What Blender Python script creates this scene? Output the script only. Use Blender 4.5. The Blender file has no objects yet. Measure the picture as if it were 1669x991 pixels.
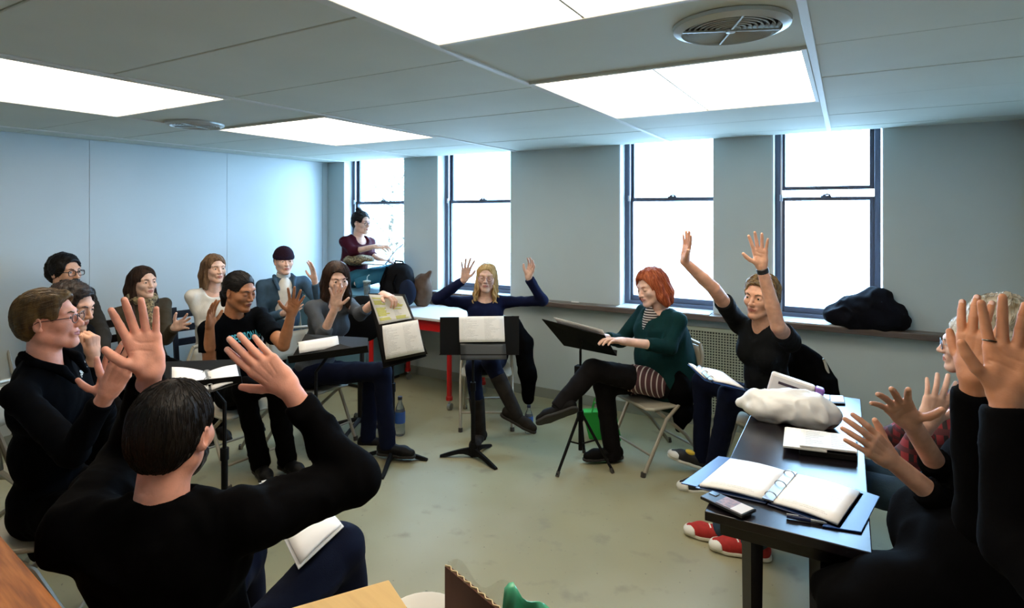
import bpy, math, random
import numpy as np
from mathutils import Vector, Matrix
from mathutils.bvhtree import BVHTree
import openvdb

random.seed(7)
SC = bpy.context.scene
COL = SC.collection
pi = math.pi

# ------------------------------------------------------------------ camera
FPX, YAW, CX, CY, HC = 943.6, -0.531, 825.5, 347.5, 1.726
cam_d = bpy.data.cameras.new('camera')
cam = bpy.data.objects.new('camera', cam_d)
COL.objects.link(cam)
cam.location = (0, 0, HC)
cam.rotation_euler = (pi / 2, 0, -YAW)
cam_d.sensor_width = 36.0
cam_d.lens = FPX * 36.0 / 1669.0
cam_d.shift_x = (834.5 - CX) / 1669.0
cam_d.shift_y = (CY - 495.5) / 1669.0
cam_d.clip_start = 0.02
SC.camera = cam

# ------------------------------------------------------------------ world: bright overcast day
world = bpy.data.worlds.new('overcast_sky')
SC.world = world
world.use_nodes = True
bg = world.node_tree.nodes['Background']
bg.inputs['Color'].default_value = (0.40, 0.67, 1.0, 1)
bg.inputs['Strength'].default_value = 20.0
sun_d = bpy.data.lights.new('sun', 'SUN')
sun_d.energy = 3.0
sun_d.angle = 0.2
sun_d.color = (1.0, 0.97, 0.92)
sun = bpy.data.objects.new('sun', sun_d)
COL.objects.link(sun)
sun.location = (0, 20, 20)
sun.rotation_euler = (math.radians(35), 0, math.radians(25))   # from behind the building: lights the yard only
PANEL_STRENGTH = 5.0
vs = SC.view_settings
vs.view_transform = 'Standard'
vs.look = 'None'
vs.gamma = 1.0
vs.exposure = 0.38
vs.use_curve_mapping = False
SC.display_settings.display_device = 'sRGB'
SC.cycles.use_denoising = True
SC.cycles.max_bounces = 8
SC.cycles.diffuse_bounces = 4
SC.cycles.glossy_bounces = 3
SC.cycles.transmission_bounces = 4
SC.cycles.transparent_max_bounces = 12
SC.cycles.caustics_reflective = False
SC.cycles.caustics_refractive = False
SC.cycles.sample_clamp_indirect = 4.0

# ------------------------------------------------------------------ pixel helpers (frame 1669 x 991)
FW = np.array([math.sin(YAW), math.cos(YAW), 0.0])
RT = np.array([math.cos(YAW), -math.sin(YAW), 0.0])
UP = np.array([0, 0, 1.0])
CAMP = np.array([0, 0, HC])
def W(u, v, d):
    return CAMP + FW * d + RT * ((u - CX) / FPX * d) - UP * ((v - CY) / FPX * d)
def WZ(u, v, z):
    return W(u, v, (HC - z) * FPX / (v - CY))
def nrm(a):
    a = np.asarray(a, float)
    return a / (np.linalg.norm(a) + 1e-12)
def los(p):
    """local axes at p: right, up, towards the viewer (horizontal)"""
    t = np.array([-p[0], -p[1], 0.0]); t = nrm(t)
    r = np.cross(UP, t)
    return r, UP, t
def V(p, r, u, t):
    a, b, c = los(p)
    return nrm(a * r + b * u + c * t)
def azdir(p, az):
    """horizontal direction: 0 = to the viewer, 90 = picture right, 180 = away"""
    a = math.radians(az)
    return V(p, math.sin(a), 0, math.cos(a))

def onp(desk, u, v, lift=.014):
    q = [np.asarray(x, float) for x in desk]; n = nrm(np.cross(q[1] - q[0], q[3] - q[0])); n = n if n[2] > 0 else -n
    c = sum(q) / 4 + n * lift; r = W(u, v, 1.0) - CAMP
    return CAMP + r * ((c - CAMP) @ n) / (r @ n)

# ------------------------------------------------------------------ materials
def lin(c):
    if isinstance(c, str):
        c = tuple(int(c[i:i + 2], 16) / 255 for i in (0, 2, 4))
    return tuple(x / 12.92 if x <= 0.04045 else ((x + 0.055) / 1.055) ** 2.4 for x in c)
MATS = {}
def mat(name, col, rough=0.6, metal=0.0, var=0.0, scale=20.0, bump=0.0, bscale=None, emis=None, spec=0.5,
        sss=0.0, stretch=None, col2=None, detail=3.0, sheen=0.0, coat=0.0, trans=0.0):
    if name in MATS:
        return MATS[name]
    m = bpy.data.materials.new(name)
    m.use_nodes = True
    nt = m.node_tree
    b = nt.nodes['Principled BSDF']
    c = lin(col)
    b.inputs['Base Color'].default_value = (*c, 1)
    b.inputs['Roughness'].default_value = rough
    b.inputs['Metallic'].default_value = metal
    b.inputs['Specular IOR Level'].default_value = spec
    if sheen: b.inputs['Sheen Weight'].default_value = sheen
    if coat: b.inputs['Coat Weight'].default_value = coat
    if trans: b.inputs['Transmission Weight'].default_value = trans
    if sss:
        b.inputs['Subsurface Weight'].default_value = sss
        b.inputs['Subsurface Radius'].default_value = (0.012, 0.005, 0.003)
        b.inputs['Subsurface Scale'].default_value = 1.0
    if var or bump or col2:
        tc = nt.nodes.new('ShaderNodeTexCoord')
        mp = nt.nodes.new('ShaderNodeMapping')
        nt.links.new(tc.outputs['Object'], mp.inputs['Vector'])
        if stretch: mp.inputs['Scale'].default_value = stretch
    if var or col2:
        n = nt.nodes.new('ShaderNodeTexNoise')
        n.inputs['Scale'].default_value = scale
        n.inputs['Detail'].default_value = detail
        nt.links.new(mp.outputs['Vector'], n.inputs['Vector'])
        mx = nt.nodes.new('ShaderNodeMix'); mx.data_type = 'RGBA'
        rmp = nt.nodes.new('ShaderNodeMapRange')
        rmp.inputs['From Min'].default_value = 0.35; rmp.inputs['From Max'].default_value = 0.65
        nt.links.new(n.outputs['Fac'], rmp.inputs['Value'])
        nt.links.new(rmp.outputs['Result'], mx.inputs['Factor'])
        c2 = lin(col2) if col2 else tuple(min(1, x * (1 + var)) for x in c)
        c1 = c if col2 else tuple(x * (1 - var) for x in c)
        mx.inputs['A'].default_value = (*c1, 1); mx.inputs['B'].default_value = (*c2, 1)
        nt.links.new(mx.outputs['Result'], b.inputs['Base Color'])
    if bump:
        n2 = nt.nodes.new('ShaderNodeTexNoise')
        n2.inputs['Scale'].default_value = bscale or scale
        n2.inputs['Detail'].default_value = 4
        nt.links.new(mp.outputs['Vector'], n2.inputs['Vector'])
        bp = nt.nodes.new('ShaderNodeBump')
        bp.inputs['Strength'].default_value = bump
        bp.inputs['Distance'].default_value = 0.004
        nt.links.new(n2.outputs['Fac'], bp.inputs['Height'])
        nt.links.new(bp.outputs['Normal'], b.inputs['Normal'])
    if emis:
        b.inputs['Emission Color'].default_value = (*lin(emis[0]), 1)
        b.inputs['Emission Strength'].default_value = emis[1]
    MATS[name] = m
    return m
def mat_glass(name, tint=(1, 1, 1), ior=None, rough=0.0):
    """clear pane: see-through with a fresnel gloss"""
    if name in MATS: return MATS[name]
    m = bpy.data.materials.new(name); m.use_nodes = True
    nt = m.node_tree; nt.nodes.clear()
    o = nt.nodes.new('ShaderNodeOutputMaterial'); mx = nt.nodes.new('ShaderNodeMixShader')
    t = nt.nodes.new('ShaderNodeBsdfTransparent'); g = nt.nodes.new('ShaderNodeBsdfGlossy'); f = nt.nodes.new('ShaderNodeFresnel')
    t.inputs['Color'].default_value = (*tint, 1); g.inputs['Roughness'].default_value = rough
    f.inputs['IOR'].default_value = ior or 1.45
    if ior: nt.links.new(f.outputs[0], mx.inputs[0])
    else: mx.inputs[0].default_value = 0.05
    nt.links.new(t.outputs[0], mx.inputs[1]); nt.links.new(g.outputs[0], mx.inputs[2])
    nt.links.new(mx.outputs[0], o.inputs[0])
    MATS[name] = m
    return m
def mat_print(name, paper='f4f4ee', ink='77777a', lines=22.0, two=False, hi=None, axis='Y', rough=0.6):
    """paper with printed text lines (Generated coordinates of a page)"""
    if name in MATS: return MATS[name]
    m = bpy.data.materials.new(name); m.use_nodes = True
    nt = m.node_tree; b = nt.nodes['Principled BSDF']; b.inputs['Roughness'].default_value = rough
    uv = nt.nodes.new('ShaderNodeUVMap'); uv.uv_map = 'UVMap'
    sep = nt.nodes.new('ShaderNodeSeparateXYZ'); nt.links.new(uv.outputs[0], sep.inputs[0])
    def M(op, a, bb=None, cc=None):
        n = nt.nodes.new('ShaderNodeMath'); n.operation = op
        for i, x in enumerate((a, bb, cc)):
            if x is None: continue
            if isinstance(x, (int, float)): n.inputs[i].default_value = x
            else: nt.links.new(x, n.inputs[i])
        return n.outputs[0]
    U, Vv = sep.outputs[0], sep.outputs[1]
    row = M('MULTIPLY', Vv, lines)
    fr = M('FRACT', row)
    line = M('LESS_THAN', fr, 0.42)
    wn = nt.nodes.new('ShaderNodeTexWhiteNoise'); wn.noise_dimensions = '1D'
    colu = M('FLOOR', M('MULTIPLY', U, 2.0)) if two else 0.0
    seed = M('ADD', M('FLOOR', row), M('MULTIPLY', colu, 57.3)) if two else M('FLOOR', row)
    nt.links.new(seed, wn.inputs['W'])
    uu = M('FRACT', M('MULTIPLY', U, 2.0)) if two else U
    endx = M('MULTIPLY_ADD', wn.outputs['Value'], 0.55, 0.33)
    inx = M('MULTIPLY', M('GREATER_THAN', uu, 0.12), M('LESS_THAN', uu, endx))
    iny = M('MULTIPLY', M('GREATER_THAN', Vv, 0.07), M('LESS_THAN', Vv, 0.93))
    ns = nt.nodes.new('ShaderNodeTexNoise'); ns.inputs['Scale'].default_value = 90
    nt.links.new(uv.outputs[0], ns.inputs['Vector'])
    word = M('GREATER_THAN', ns.outputs['Fac'], 0.47)
    ink_m = M('MULTIPLY', M('MULTIPLY', line, inx), M('MULTIPLY', iny, word))
    base = nt.nodes.new('ShaderNodeMix'); base.data_type = 'RGBA'
    base.inputs['A'].default_value = (*lin(paper), 1); base.inputs['B'].default_value = (*lin(hi or paper), 1)
    if hi:
        hm = M('MULTIPLY', M('MULTIPLY', inx, iny), M('GREATER_THAN', wn.outputs['Value'], 0.45))
        nt.links.new(hm, base.inputs['Factor'])
    else:
        base.inputs['Factor'].default_value = 0
    mx = nt.nodes.new('ShaderNodeMix'); mx.data_type = 'RGBA'
    nt.links.new(M('MULTIPLY', ink_m, 0.45), mx.inputs['Factor'])
    nt.links.new(base.outputs['Result'], mx.inputs['A']); mx.inputs['B'].default_value = (*lin(ink), 1)
    nt.links.new(mx.outputs['Result'], b.inputs['Base Color'])
    MATS[name] = m
    return m
def mat_stripes(name, c1, c2, scale, axis=0, duty=0.25, rough=0.8, c3=None, scale2=None, axis2=2, duty2=0.4):
    """woven stripes (or a plaid when c3 is given) in object coordinates"""
    if name in MATS: return MATS[name]
    m = bpy.data.materials.new(name); m.use_nodes = True
    nt = m.node_tree; b = nt.nodes['Principled BSDF']; b.inputs['Roughness'].default_value = rough
    tc = nt.nodes.new('ShaderNodeTexCoord'); sep = nt.nodes.new('ShaderNodeSeparateXYZ')
    nt.links.new(tc.outputs['Object'], sep.inputs[0])
    def band(ax, sc, du):
        a = nt.nodes.new('ShaderNodeMath'); a.operation = 'MULTIPLY'; a.inputs[1].default_value = sc
        nt.links.new(sep.outputs[ax], a.inputs[0])
        f = nt.nodes.new('ShaderNodeMath'); f.operation = 'FRACT'; nt.links.new(a.outputs[0], f.inputs[0])
        l = nt.nodes.new('ShaderNodeMath'); l.operation = 'LESS_THAN'; l.inputs[1].default_value = du
        nt.links.new(f.outputs[0], l.inputs[0]); return l.outputs[0]
    mx = nt.nodes.new('ShaderNodeMix'); mx.data_type = 'RGBA'
    nt.links.new(band(axis, scale, duty), mx.inputs['Factor'])
    mx.inputs['A'].default_value = (*lin(c1), 1); mx.inputs['B'].default_value = (*lin(c2), 1)
    out = mx.outputs['Result']
    if c3:
        m2 = nt.nodes.new('ShaderNodeMix'); m2.data_type = 'RGBA'
        nt.links.new(band(axis2, scale2, duty2), m2.inputs['Factor'])
        nt.links.new(out, m2.inputs['A']); m2.inputs['B'].default_value = (*lin(c3), 1)
        out = m2.outputs['Result']
    nt.links.new(out, b.inputs['Base Color'])
    MATS[name] = m
    return m

# ------------------------------------------------------------------ scene-graph helpers
def tag(o, label=None, cat=None, group=None, kind=None):
    if label: o['label'] = label
    if cat: o['category'] = cat
    if group: o['group'] = group
    if kind: o['kind'] = kind
    return o
def thing(name, label, cat, loc=(0, 0, 0), rz=0.0, group=None, kind=None):
    o = bpy.data.objects.new(name, None)
    COL.objects.link(o)
    o.empty_display_size = 0.1
    o.location = loc
    o.rotation_euler = (0, 0, rz)
    return tag(o, label, cat, group, kind)
def mesh_obj(name, v, f, m, parent=None, smooth=False, midx=None, uv=None, offset=None):
    me = bpy.data.meshes.new(name)
    v = np.asarray(v, dtype=np.float64)
    if offset is not None: v = v - np.asarray(offset)
    if isinstance(f, np.ndarray):
        nf, k = f.shape
        me.vertices.add(len(v)); me.vertices.foreach_set('co', v.astype(np.float32).ravel())
        me.loops.add(nf * k); me.loops.foreach_set('vertex_index', f.astype(np.int32).ravel())
        me.polygons.add(nf)
        me.polygons.foreach_set('loop_start', np.arange(0, nf * k, k, dtype=np.int32))
        me.polygons.foreach_set('loop_total', np.full(nf, k, dtype=np.int32))
        me.update(calc_edges=True)
    else:
        me.from_pydata([tuple(x) for x in v], [], [tuple(x) for x in f])
    for mm in (m if isinstance(m, (list, tuple)) else [m]):
        me.materials.append(mm)
    if midx is not None:
        me.polygons.foreach_set('material_index', np.asarray(midx, dtype=np.int32))
    if uv is not None:
        l = me.uv_layers.new(name='UVMap')
        vi = np.zeros(len(me.loops), dtype=np.int32); me.loops.foreach_get('vertex_index', vi)
        l.data.foreach_set('uv', np.asarray(uv, dtype=np.float32)[vi].ravel())
    if smooth:
        me.polygons.foreach_set('use_smooth', np.ones(len(me.polygons), dtype=bool))
    me.validate(); me.update()
    o = bpy.data.objects.new(name, me)
    COL.objects.link(o)
    if parent is not None: o.parent = parent
    return o
class MB:
    """collects boxes, bars, tubes and lathes into ONE mesh"""
    def __init__(s): s.v = []; s.f = []
    def add(s, v, f):
        n = len(s.v); s.v += [np.asarray(x, float) for x in v]; s.f += [tuple(i + n for i in q) for q in f]; return s
    def box(s, lo, hi, M=None):
        x0, y0, z0 = lo; x1, y1, z1 = hi
        v = [(x0, y0, z0), (x1, y0, z0), (x1, y1, z0), (x0, y1, z0), (x0, y0, z1), (x1, y0, z1), (x1, y1, z1), (x0, y1, z1)]
        if M is not None: v = [M @ np.append(np.array(p, float), 1) for p in v]; v = [p[:3] for p in v]
        return s.add(v, [(0, 3, 2, 1), (4, 5, 6, 7), (0, 1, 5, 4), (1, 2, 6, 5), (2, 3, 7, 6), (3, 0, 4, 7)])
    def hexa(s, v):
        """8 corners, bottom ring then top ring"""
        return s.add(v, [(0, 3, 2, 1), (4, 5, 6, 7), (0, 1, 5, 4), (1, 2, 6, 5), (2, 3, 7, 6), (3, 0, 4, 7)])
    def bar(s, a, b, w, h, up=(0, 0, 1)):
        a = np.asarray(a, float); b = np.asarray(b, float); d = nrm(b - a)
        x = np.cross(d, up)
        x = nrm(x) if np.linalg.norm(x) > 1e-4 else np.array([1.0, 0, 0])
        y = np.cross(x, d)
        o = [(-1, -1), (1, -1), (1, 1), (-1, 1)]
        return s.hexa([a + x * w / 2 * i + y * h / 2 * j for i, j in o] + [b + x * w / 2 * i + y * h / 2 * j for i, j in o])
    def tube(s, pts, r, n=8, cap=True, closed=False):
        P = [np.asarray(p, float) for p in pts]; m = len(P)
        R = r if isinstance(r, (list, tuple, np.ndarray)) else [r] * m
        v = []; prev = None
        for i in range(m):
            if closed: d = P[(i + 1) % m] - P[i - 1]
            else: d = P[min(i + 1, m - 1)] - P[max(i - 1, 0)]
            d = nrm(d)
            if prev is None:
                x = np.cross(d, UP)
                if np.linalg.norm(x) < 1e-3: x = np.cross(d, (1, 0, 0))
            else:
                x = prev - d * np.dot(prev, d)
            x = nrm(x); prev = x; y = np.cross(d, x)
            for k in range(n):
                t = 2 * pi * k / n
                v.append(P[i] + (x * math.cos(t) + y * math.sin(t)) * R[i])
        f = []
        for i in range(m if closed else m - 1):
            j = (i + 1) % m
            for k in range(n):
                k2 = (k + 1) % n
                f.append((i * n + k, i * n + k2, j * n + k2, j * n + k))
        if cap and not closed:
            f.append(tuple(range(n - 1, -1, -1))); f.append(tuple((m - 1) * n + k for k in range(n)))
        return s.add(v, f)
    def lathe(s, prof, n=20, c=(0, 0, 0), cap=True):
        c = np.asarray(c, float); v = []; m = len(prof)
        for r, z in prof:
            for k in range(n):
                t = 2 * pi * k / n; v.append(c + np.array([r * math.cos(t), r * math.sin(t), z]))
        f = [(i * n + k, i * n + (k + 1) % n, (i + 1) * n + (k + 1) % n, (i + 1) * n + k) for i in range(m - 1) for k in range(n)]
        if cap: f.append(tuple(range(n - 1, -1, -1))); f.append(tuple((m - 1) * n + k for k in range(n)))
        return s.add(v, f)
    def prism(s, poly, z0, z1):
        n = len(poly)
        v = [(x, y, z0) for x, y in poly] + [(x, y, z1) for x, y in poly]
        return s.add(v, [tuple(range(n - 1, -1, -1)), tuple(range(n, 2 * n))] + [(i, (i + 1) % n, n + (i + 1) % n, n + i) for i in range(n)])
    def xf(s, M):
        s.v = [(M @ np.append(p, 1))[:3] for p in s.v]; return s
    def build(s, name, m, parent=None, smooth=False, bevel=0.0, offset=None, seg=2):
        o = mesh_obj(name, s.v, s.f, m, parent, smooth, offset=offset)
        if bevel:
            md = o.modifiers.new('bevel', 'BEVEL'); md.width = bevel; md.segments = seg; md.limit_method = 'ANGLE'
            md.angle_limit = math.radians(40)
        if smooth and not bevel:
            try: o.data.set_sharp_from_angle(angle=math.radians(40))
            except Exception: pass
        return o
def frame(o, x=None, y=None, z=None):
    """4x4 from origin and axes"""
    M = np.eye(4); M[:3, 0] = x; M[:3, 1] = y; M[:3, 2] = z; M[:3, 3] = o
    return M
def rotz(o, a):
    c, s = math.cos(a), math.sin(a)
    return frame(o, (c, s, 0), (-s, c, 0), (0, 0, 1))
def sheet(name, rows, m, parent=None, thick=0.0, smooth=True, offset=None):
    """grid surface from rows of points, with uv; solidified when thick"""
    nr, nc = len(rows), len(rows[0])
    v = [p for r in rows for p in r]
    uv = [(j / (nc - 1), 1 - i / (nr - 1)) for i in range(nr) for j in range(nc)]
    f = [(i * nc + j, (i + 1) * nc + j, (i + 1) * nc + j + 1, i * nc + j + 1) for i in range(nr - 1) for j in range(nc - 1)]
    o = mesh_obj(name, v, f, m, parent, smooth, uv=uv, offset=offset)
    if thick:
        md = o.modifiers.new('thickness', 'SOLIDIFY'); md.thickness = thick; md.offset = -1
    return o

# ------------------------------------------------------------------ signed-distance modelling
class S:
    """list of primitives -> one continuous surface"""
    def __init__(s, k=0.02): s.p = []; s.k = k
    def _a(s, f, lo, hi, k, op):
        s.p.append((op, f, np.asarray(lo, float), np.asarray(hi, float), s.k if k is None else k)); return s
    def cap(s, a, b, r1, r2=None, k=None, flat=None, cut=False, op='add'):
        a = np.asarray(a, float); b = np.asarray(b, float); r2 = r1 if r2 is None else r2
        ab = b - a; L2 = max(float(ab @ ab), 1e-9); L = math.sqrt(L2)
        def f(x, y, z):
            px, py, pz = x - a[0], y - a[1], z - a[2]
            t0 = (px * ab[0] + py * ab[1] + pz * ab[2]) / L2
            t = np.clip(t0, 0, 1)
            qx, qy, qz = px - t * ab[0], py - t * ab[1], pz - t * ab[2]
            d2 = qx * qx + qy * qy + qz * qz
            if flat is not None:
                n, sc = flat
                qn = qx * n[0] + qy * n[1] + qz * n[2]
                d2 = d2 + qn * qn * (1 / (sc * sc) - 1)
            d = np.sqrt(d2) - (r1 + (r2 - r1) * t)
            if cut: d = np.maximum(d, (t0 - 1) * L)
            return d
        R = max(r1, r2)
        return s._a(f, np.minimum(a, b) - R, np.maximum(a, b) + R, k, op)
    def chain(s, pts, rs, k=None, flat=None):
        for i in range(len(pts) - 1): s.cap(pts[i], pts[i + 1], rs[i], rs[i + 1], k, flat)
        return s
    def ell(s, c, r, R=None, k=None, op='add'):
        """R rows: local axes"""
        c = np.asarray(c, float); r = np.asarray(r, float); R = np.eye(3) if R is None else np.asarray(R, float)
        def f(x, y, z):
            px, py, pz = x - c[0], y - c[1], z - c[2]
            q = [(px * R[i, 0] + py * R[i, 1] + pz * R[i, 2]) / r[i] for i in range(3)]
            k0 = np.sqrt(q[0] ** 2 + q[1] ** 2 + q[2] ** 2) + 1e-9
            k1 = np.sqrt((q[0] / r[0]) ** 2 + (q[1] / r[1]) ** 2 + (q[2] / r[2]) ** 2) + 1e-9
            return k0 * (k0 - 1) / k1
        e = np.sqrt(((R * r[:, None]) ** 2).sum(0))
        return s._a(f, c - e, c + e, k, op)
    def plane(s, p, n, op='cut'):
        """keeps the side n points away from"""
        p = np.asarray(p, float); n = nrm(n)
        return s._a(lambda x, y, z: (x - p[0]) * n[0] + (y - p[1]) * n[1] + (z - p[2]) * n[2], (-9, -9, -9), (9, 9, 9), 0, op)
    def ext(s, other): s.p += other.p; return s
    def mesh(s, h):
        ad = [p for p in s.p if p[0] == 'add']
        m = 3 * h
        lo = np.min([p[2] for p in ad], 0) - m - 0.01; hi = np.max([p[3] for p in ad], 0) + m + 0.01
        n = np.ceil((hi - lo) / h).astype(int) + 1
        ax = [(lo[i] + h * np.arange(n[i])).astype(np.float32) for i in range(3)]
        A = np.full(n, 0.08, np.float32)
        for op, f, l, u, k in s.p:
            pad = max(k, 0) + 3 * h
            i0 = np.clip(np.floor((l - pad - lo) / h).astype(int), 0, n); i1 = np.clip(np.ceil((u + pad - lo) / h).astype(int) + 1, 0, n)
            if np.any(i1 <= i0): continue
            sl = tuple(slice(i0[i], i1[i]) for i in range(3))
            d = f(ax[0][sl[0]][:, None, None], ax[1][sl[1]][None, :, None], ax[2][sl[2]][None, None, :]).astype(np.float32)
            a = A[sl]
            if op == 'add':
                if k > 1e-6:
                    g = np.maximum(k - np.abs(a - d), 0) / k
                    A[sl] = np.minimum(a, d) - g * g * (k * 0.25)
                else: A[sl] = np.minimum(a, d)
            elif op == 'sub':
                d = -d
                if k > 1e-6:
                    g = np.maximum(k - np.abs(a - d), 0) / k
                    A[sl] = np.maximum(a, d) + g * g * (k * 0.25)
                else: A[sl] = np.maximum(a, d)
            else: A[sl] = np.maximum(a, d)
        np.clip(A, -0.08, 0.08, out=A)
        g = openvdb.FloatGrid(0.08)
        g.copyFromArray(A)
        P, Q = g.convertToQuads(0.0)
        P = np.asarray(P, float) * h + lo
        return P, np.ascontiguousarray(np.asarray(Q))
def vn(P, sc, seed=0):
    """vectorised value noise, -1..1"""
    q = np.asarray(P) * sc + seed * 17.31
    i = np.floor(q).astype(np.int64); f = q - i; f = f * f * (3 - 2 * f)
    def hsh(a, b, c):
        n = (a * 73856093) ^ (b * 19349663) ^ (c * 83492791) ^ (seed * 2654435)
        n = (n ^ (n >> 13)) * 1274126177 & 0x7fffffff
        n = (n ^ (n >> 15)) & 0xffff
        return n / 32767.5 - 1
    r = 0
    for dx in (0, 1):
        for dy in (0, 1):
            for dz in (0, 1):
                w = (f[:, 0] if dx else 1 - f[:, 0]) * (f[:, 1] if dy else 1 - f[:, 1]) * (f[:, 2] if dz else 1 - f[:, 2])
                r = r + w * hsh(i[:, 0] + dx, i[:, 1] + dy, i[:, 2] + dz)
    return r
def normals(P, Q):
    d1 = P[Q[:, 2]] - P[Q[:, 0]]; d2 = P[Q[:, 3]] - P[Q[:, 1]]
    fn = np.cross(d1, d2); N = np.zeros_like(P)
    for k in range(4): np.add.at(N, Q[:, k], fn)
    return N / (np.linalg.norm(N, axis=1, keepdims=True) + 1e-12)
# ================================================================== THE ROOM
H, YW, XL, XR, YN = 2.325, 4.862, -5.322, 0.98, -1.3
ZS = 0.92                                   # window ledge
M_wall = mat('painted_wall', 'bfcaca', 0.42, var=0.03, scale=1.5, bump=0.05, bscale=60)
M_wallL = mat('painted_panel_wall', 'c4cccc', 0.33, var=0.03, scale=1.2, bump=0.04, bscale=40)
M_ceil = mat('ceiling_board', 'ccd3c9', 0.75, var=0.03, scale=2.0, bump=0.05, bscale=120)
M_rail = mat('ceiling_rail_paint', 'd2d5d0', 0.5)
M_dark = mat('ceiling_joint', '9a9e99', 0.9)
M_frame = mat('window_frame_paint', '454a58', 0.45)
M_reveal = mat('window_reveal_paint', 'd4dce2', 0.5)
M_ledge = mat('ledge_wood', '5d5048', 0.32, var=0.15, scale=3, stretch=(1, 12, 12))
M_white = mat('white_enamel', 'e8e8e4', 0.4)
M_steel = mat('brushed_steel', 'b0b2b4', 0.35, 0.9)
M_black = mat('black_paint', '0c0c0d', 0.45)
def mat_floor():
    m = bpy.data.materials.new('worn_floor'); m.use_nodes = True
    nt = m.node_tree; b = nt.nodes['Principled BSDF']
    tc = nt.nodes.new('ShaderNodeTexCoord')
    def noise(sc, det):
        n = nt.nodes.new('ShaderNodeTexNoise'); n.inputs['Scale'].default_value = sc; n.inputs['Detail'].default_value = det
        nt.links.new(tc.outputs['Object'], n.inputs['Vector']); return n.outputs['Fac']
    def mix(fac, a, bcol, lo, hi):
        r = nt.nodes.new('ShaderNodeMapRange'); r.inputs['From Min'].default_value = lo; r.inputs['From Max'].default_value = hi
        nt.links.new(fac, r.inputs['Value'])
        x = nt.nodes.new('ShaderNodeMix'); x.data_type = 'RGBA'; nt.links.new(r.outputs[0], x.inputs['Factor'])
        for s_, c in (('A', a), ('B', bcol)):
            if isinstance(c, str): x.inputs[s_].default_value = (*lin(c), 1)
            else: nt.links.new(c, x.inputs[s_])
        return x.outputs['Result']
    c = mix(noise(0.9, 3), '9f9c80', '8e8968', 0.35, 0.65)
    c = mix(noise(6.0, 6), c, '7d7962', 0.60, 0.78)
    c = mix(noise(45.0, 2), c, '6f6a58', 0.70, 0.76)
    nt.links.new(c, b.inputs['Base Color'])
    b.inputs['Roughness'].default_value = 0.5
    bp = nt.nodes.new('ShaderNodeBump'); bp.inputs['Strength'].default_value = 0.05; nt.links.new(noise(30, 3), bp.inputs['Height'])
    nt.links.new(bp.outputs[0], b.inputs['Normal'])
    return m
def struct(o, label=None):
    o['kind'] = 'structure'
    if label: o['label'] = label
    return o
struct(MB().box((XL - .1, YN - .1, -.06), (XR + .1, YW + .25, 0)).build('floor', mat_floor()), 'worn beige grey floor of the rehearsal room')
# left wall: backing with real panels, seams between them
wl = struct(MB().box((XL - .12, YN, 0), (XL - .02, YW + .2, H + .05)).build('wall_left', M_wallL), 'pale blue-grey panelled wall on the left')
for y0 in np.arange(YN, YW, 1.216):
    MB().box((XL - .02, y0 + .001, 0), (XL, min(y0 + 1.215, YW), H)).build('panel', M_wallL, wl, bevel=.0015, seg=1)
wr = struct(MB().box((XR + .02, YN, 0), (XR + .12, YW + .2, H + .05)).build('wall_right', M_wallL), 'grey wall on the far right')
for y0 in np.arange(YN, YW, 1.216):
    MB().box((XR, y0 + .001, 0), (XR + .02, min(y0 + 1.215, YW), H)).build('panel', M_wallL, wr, bevel=.0015, seg=1)
struct(MB().box((XL - .1, YN - .1, 0), (XR + .1, YN, H + .05)).build('wall_front', M_wall), 'wall behind the camera')
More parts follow.
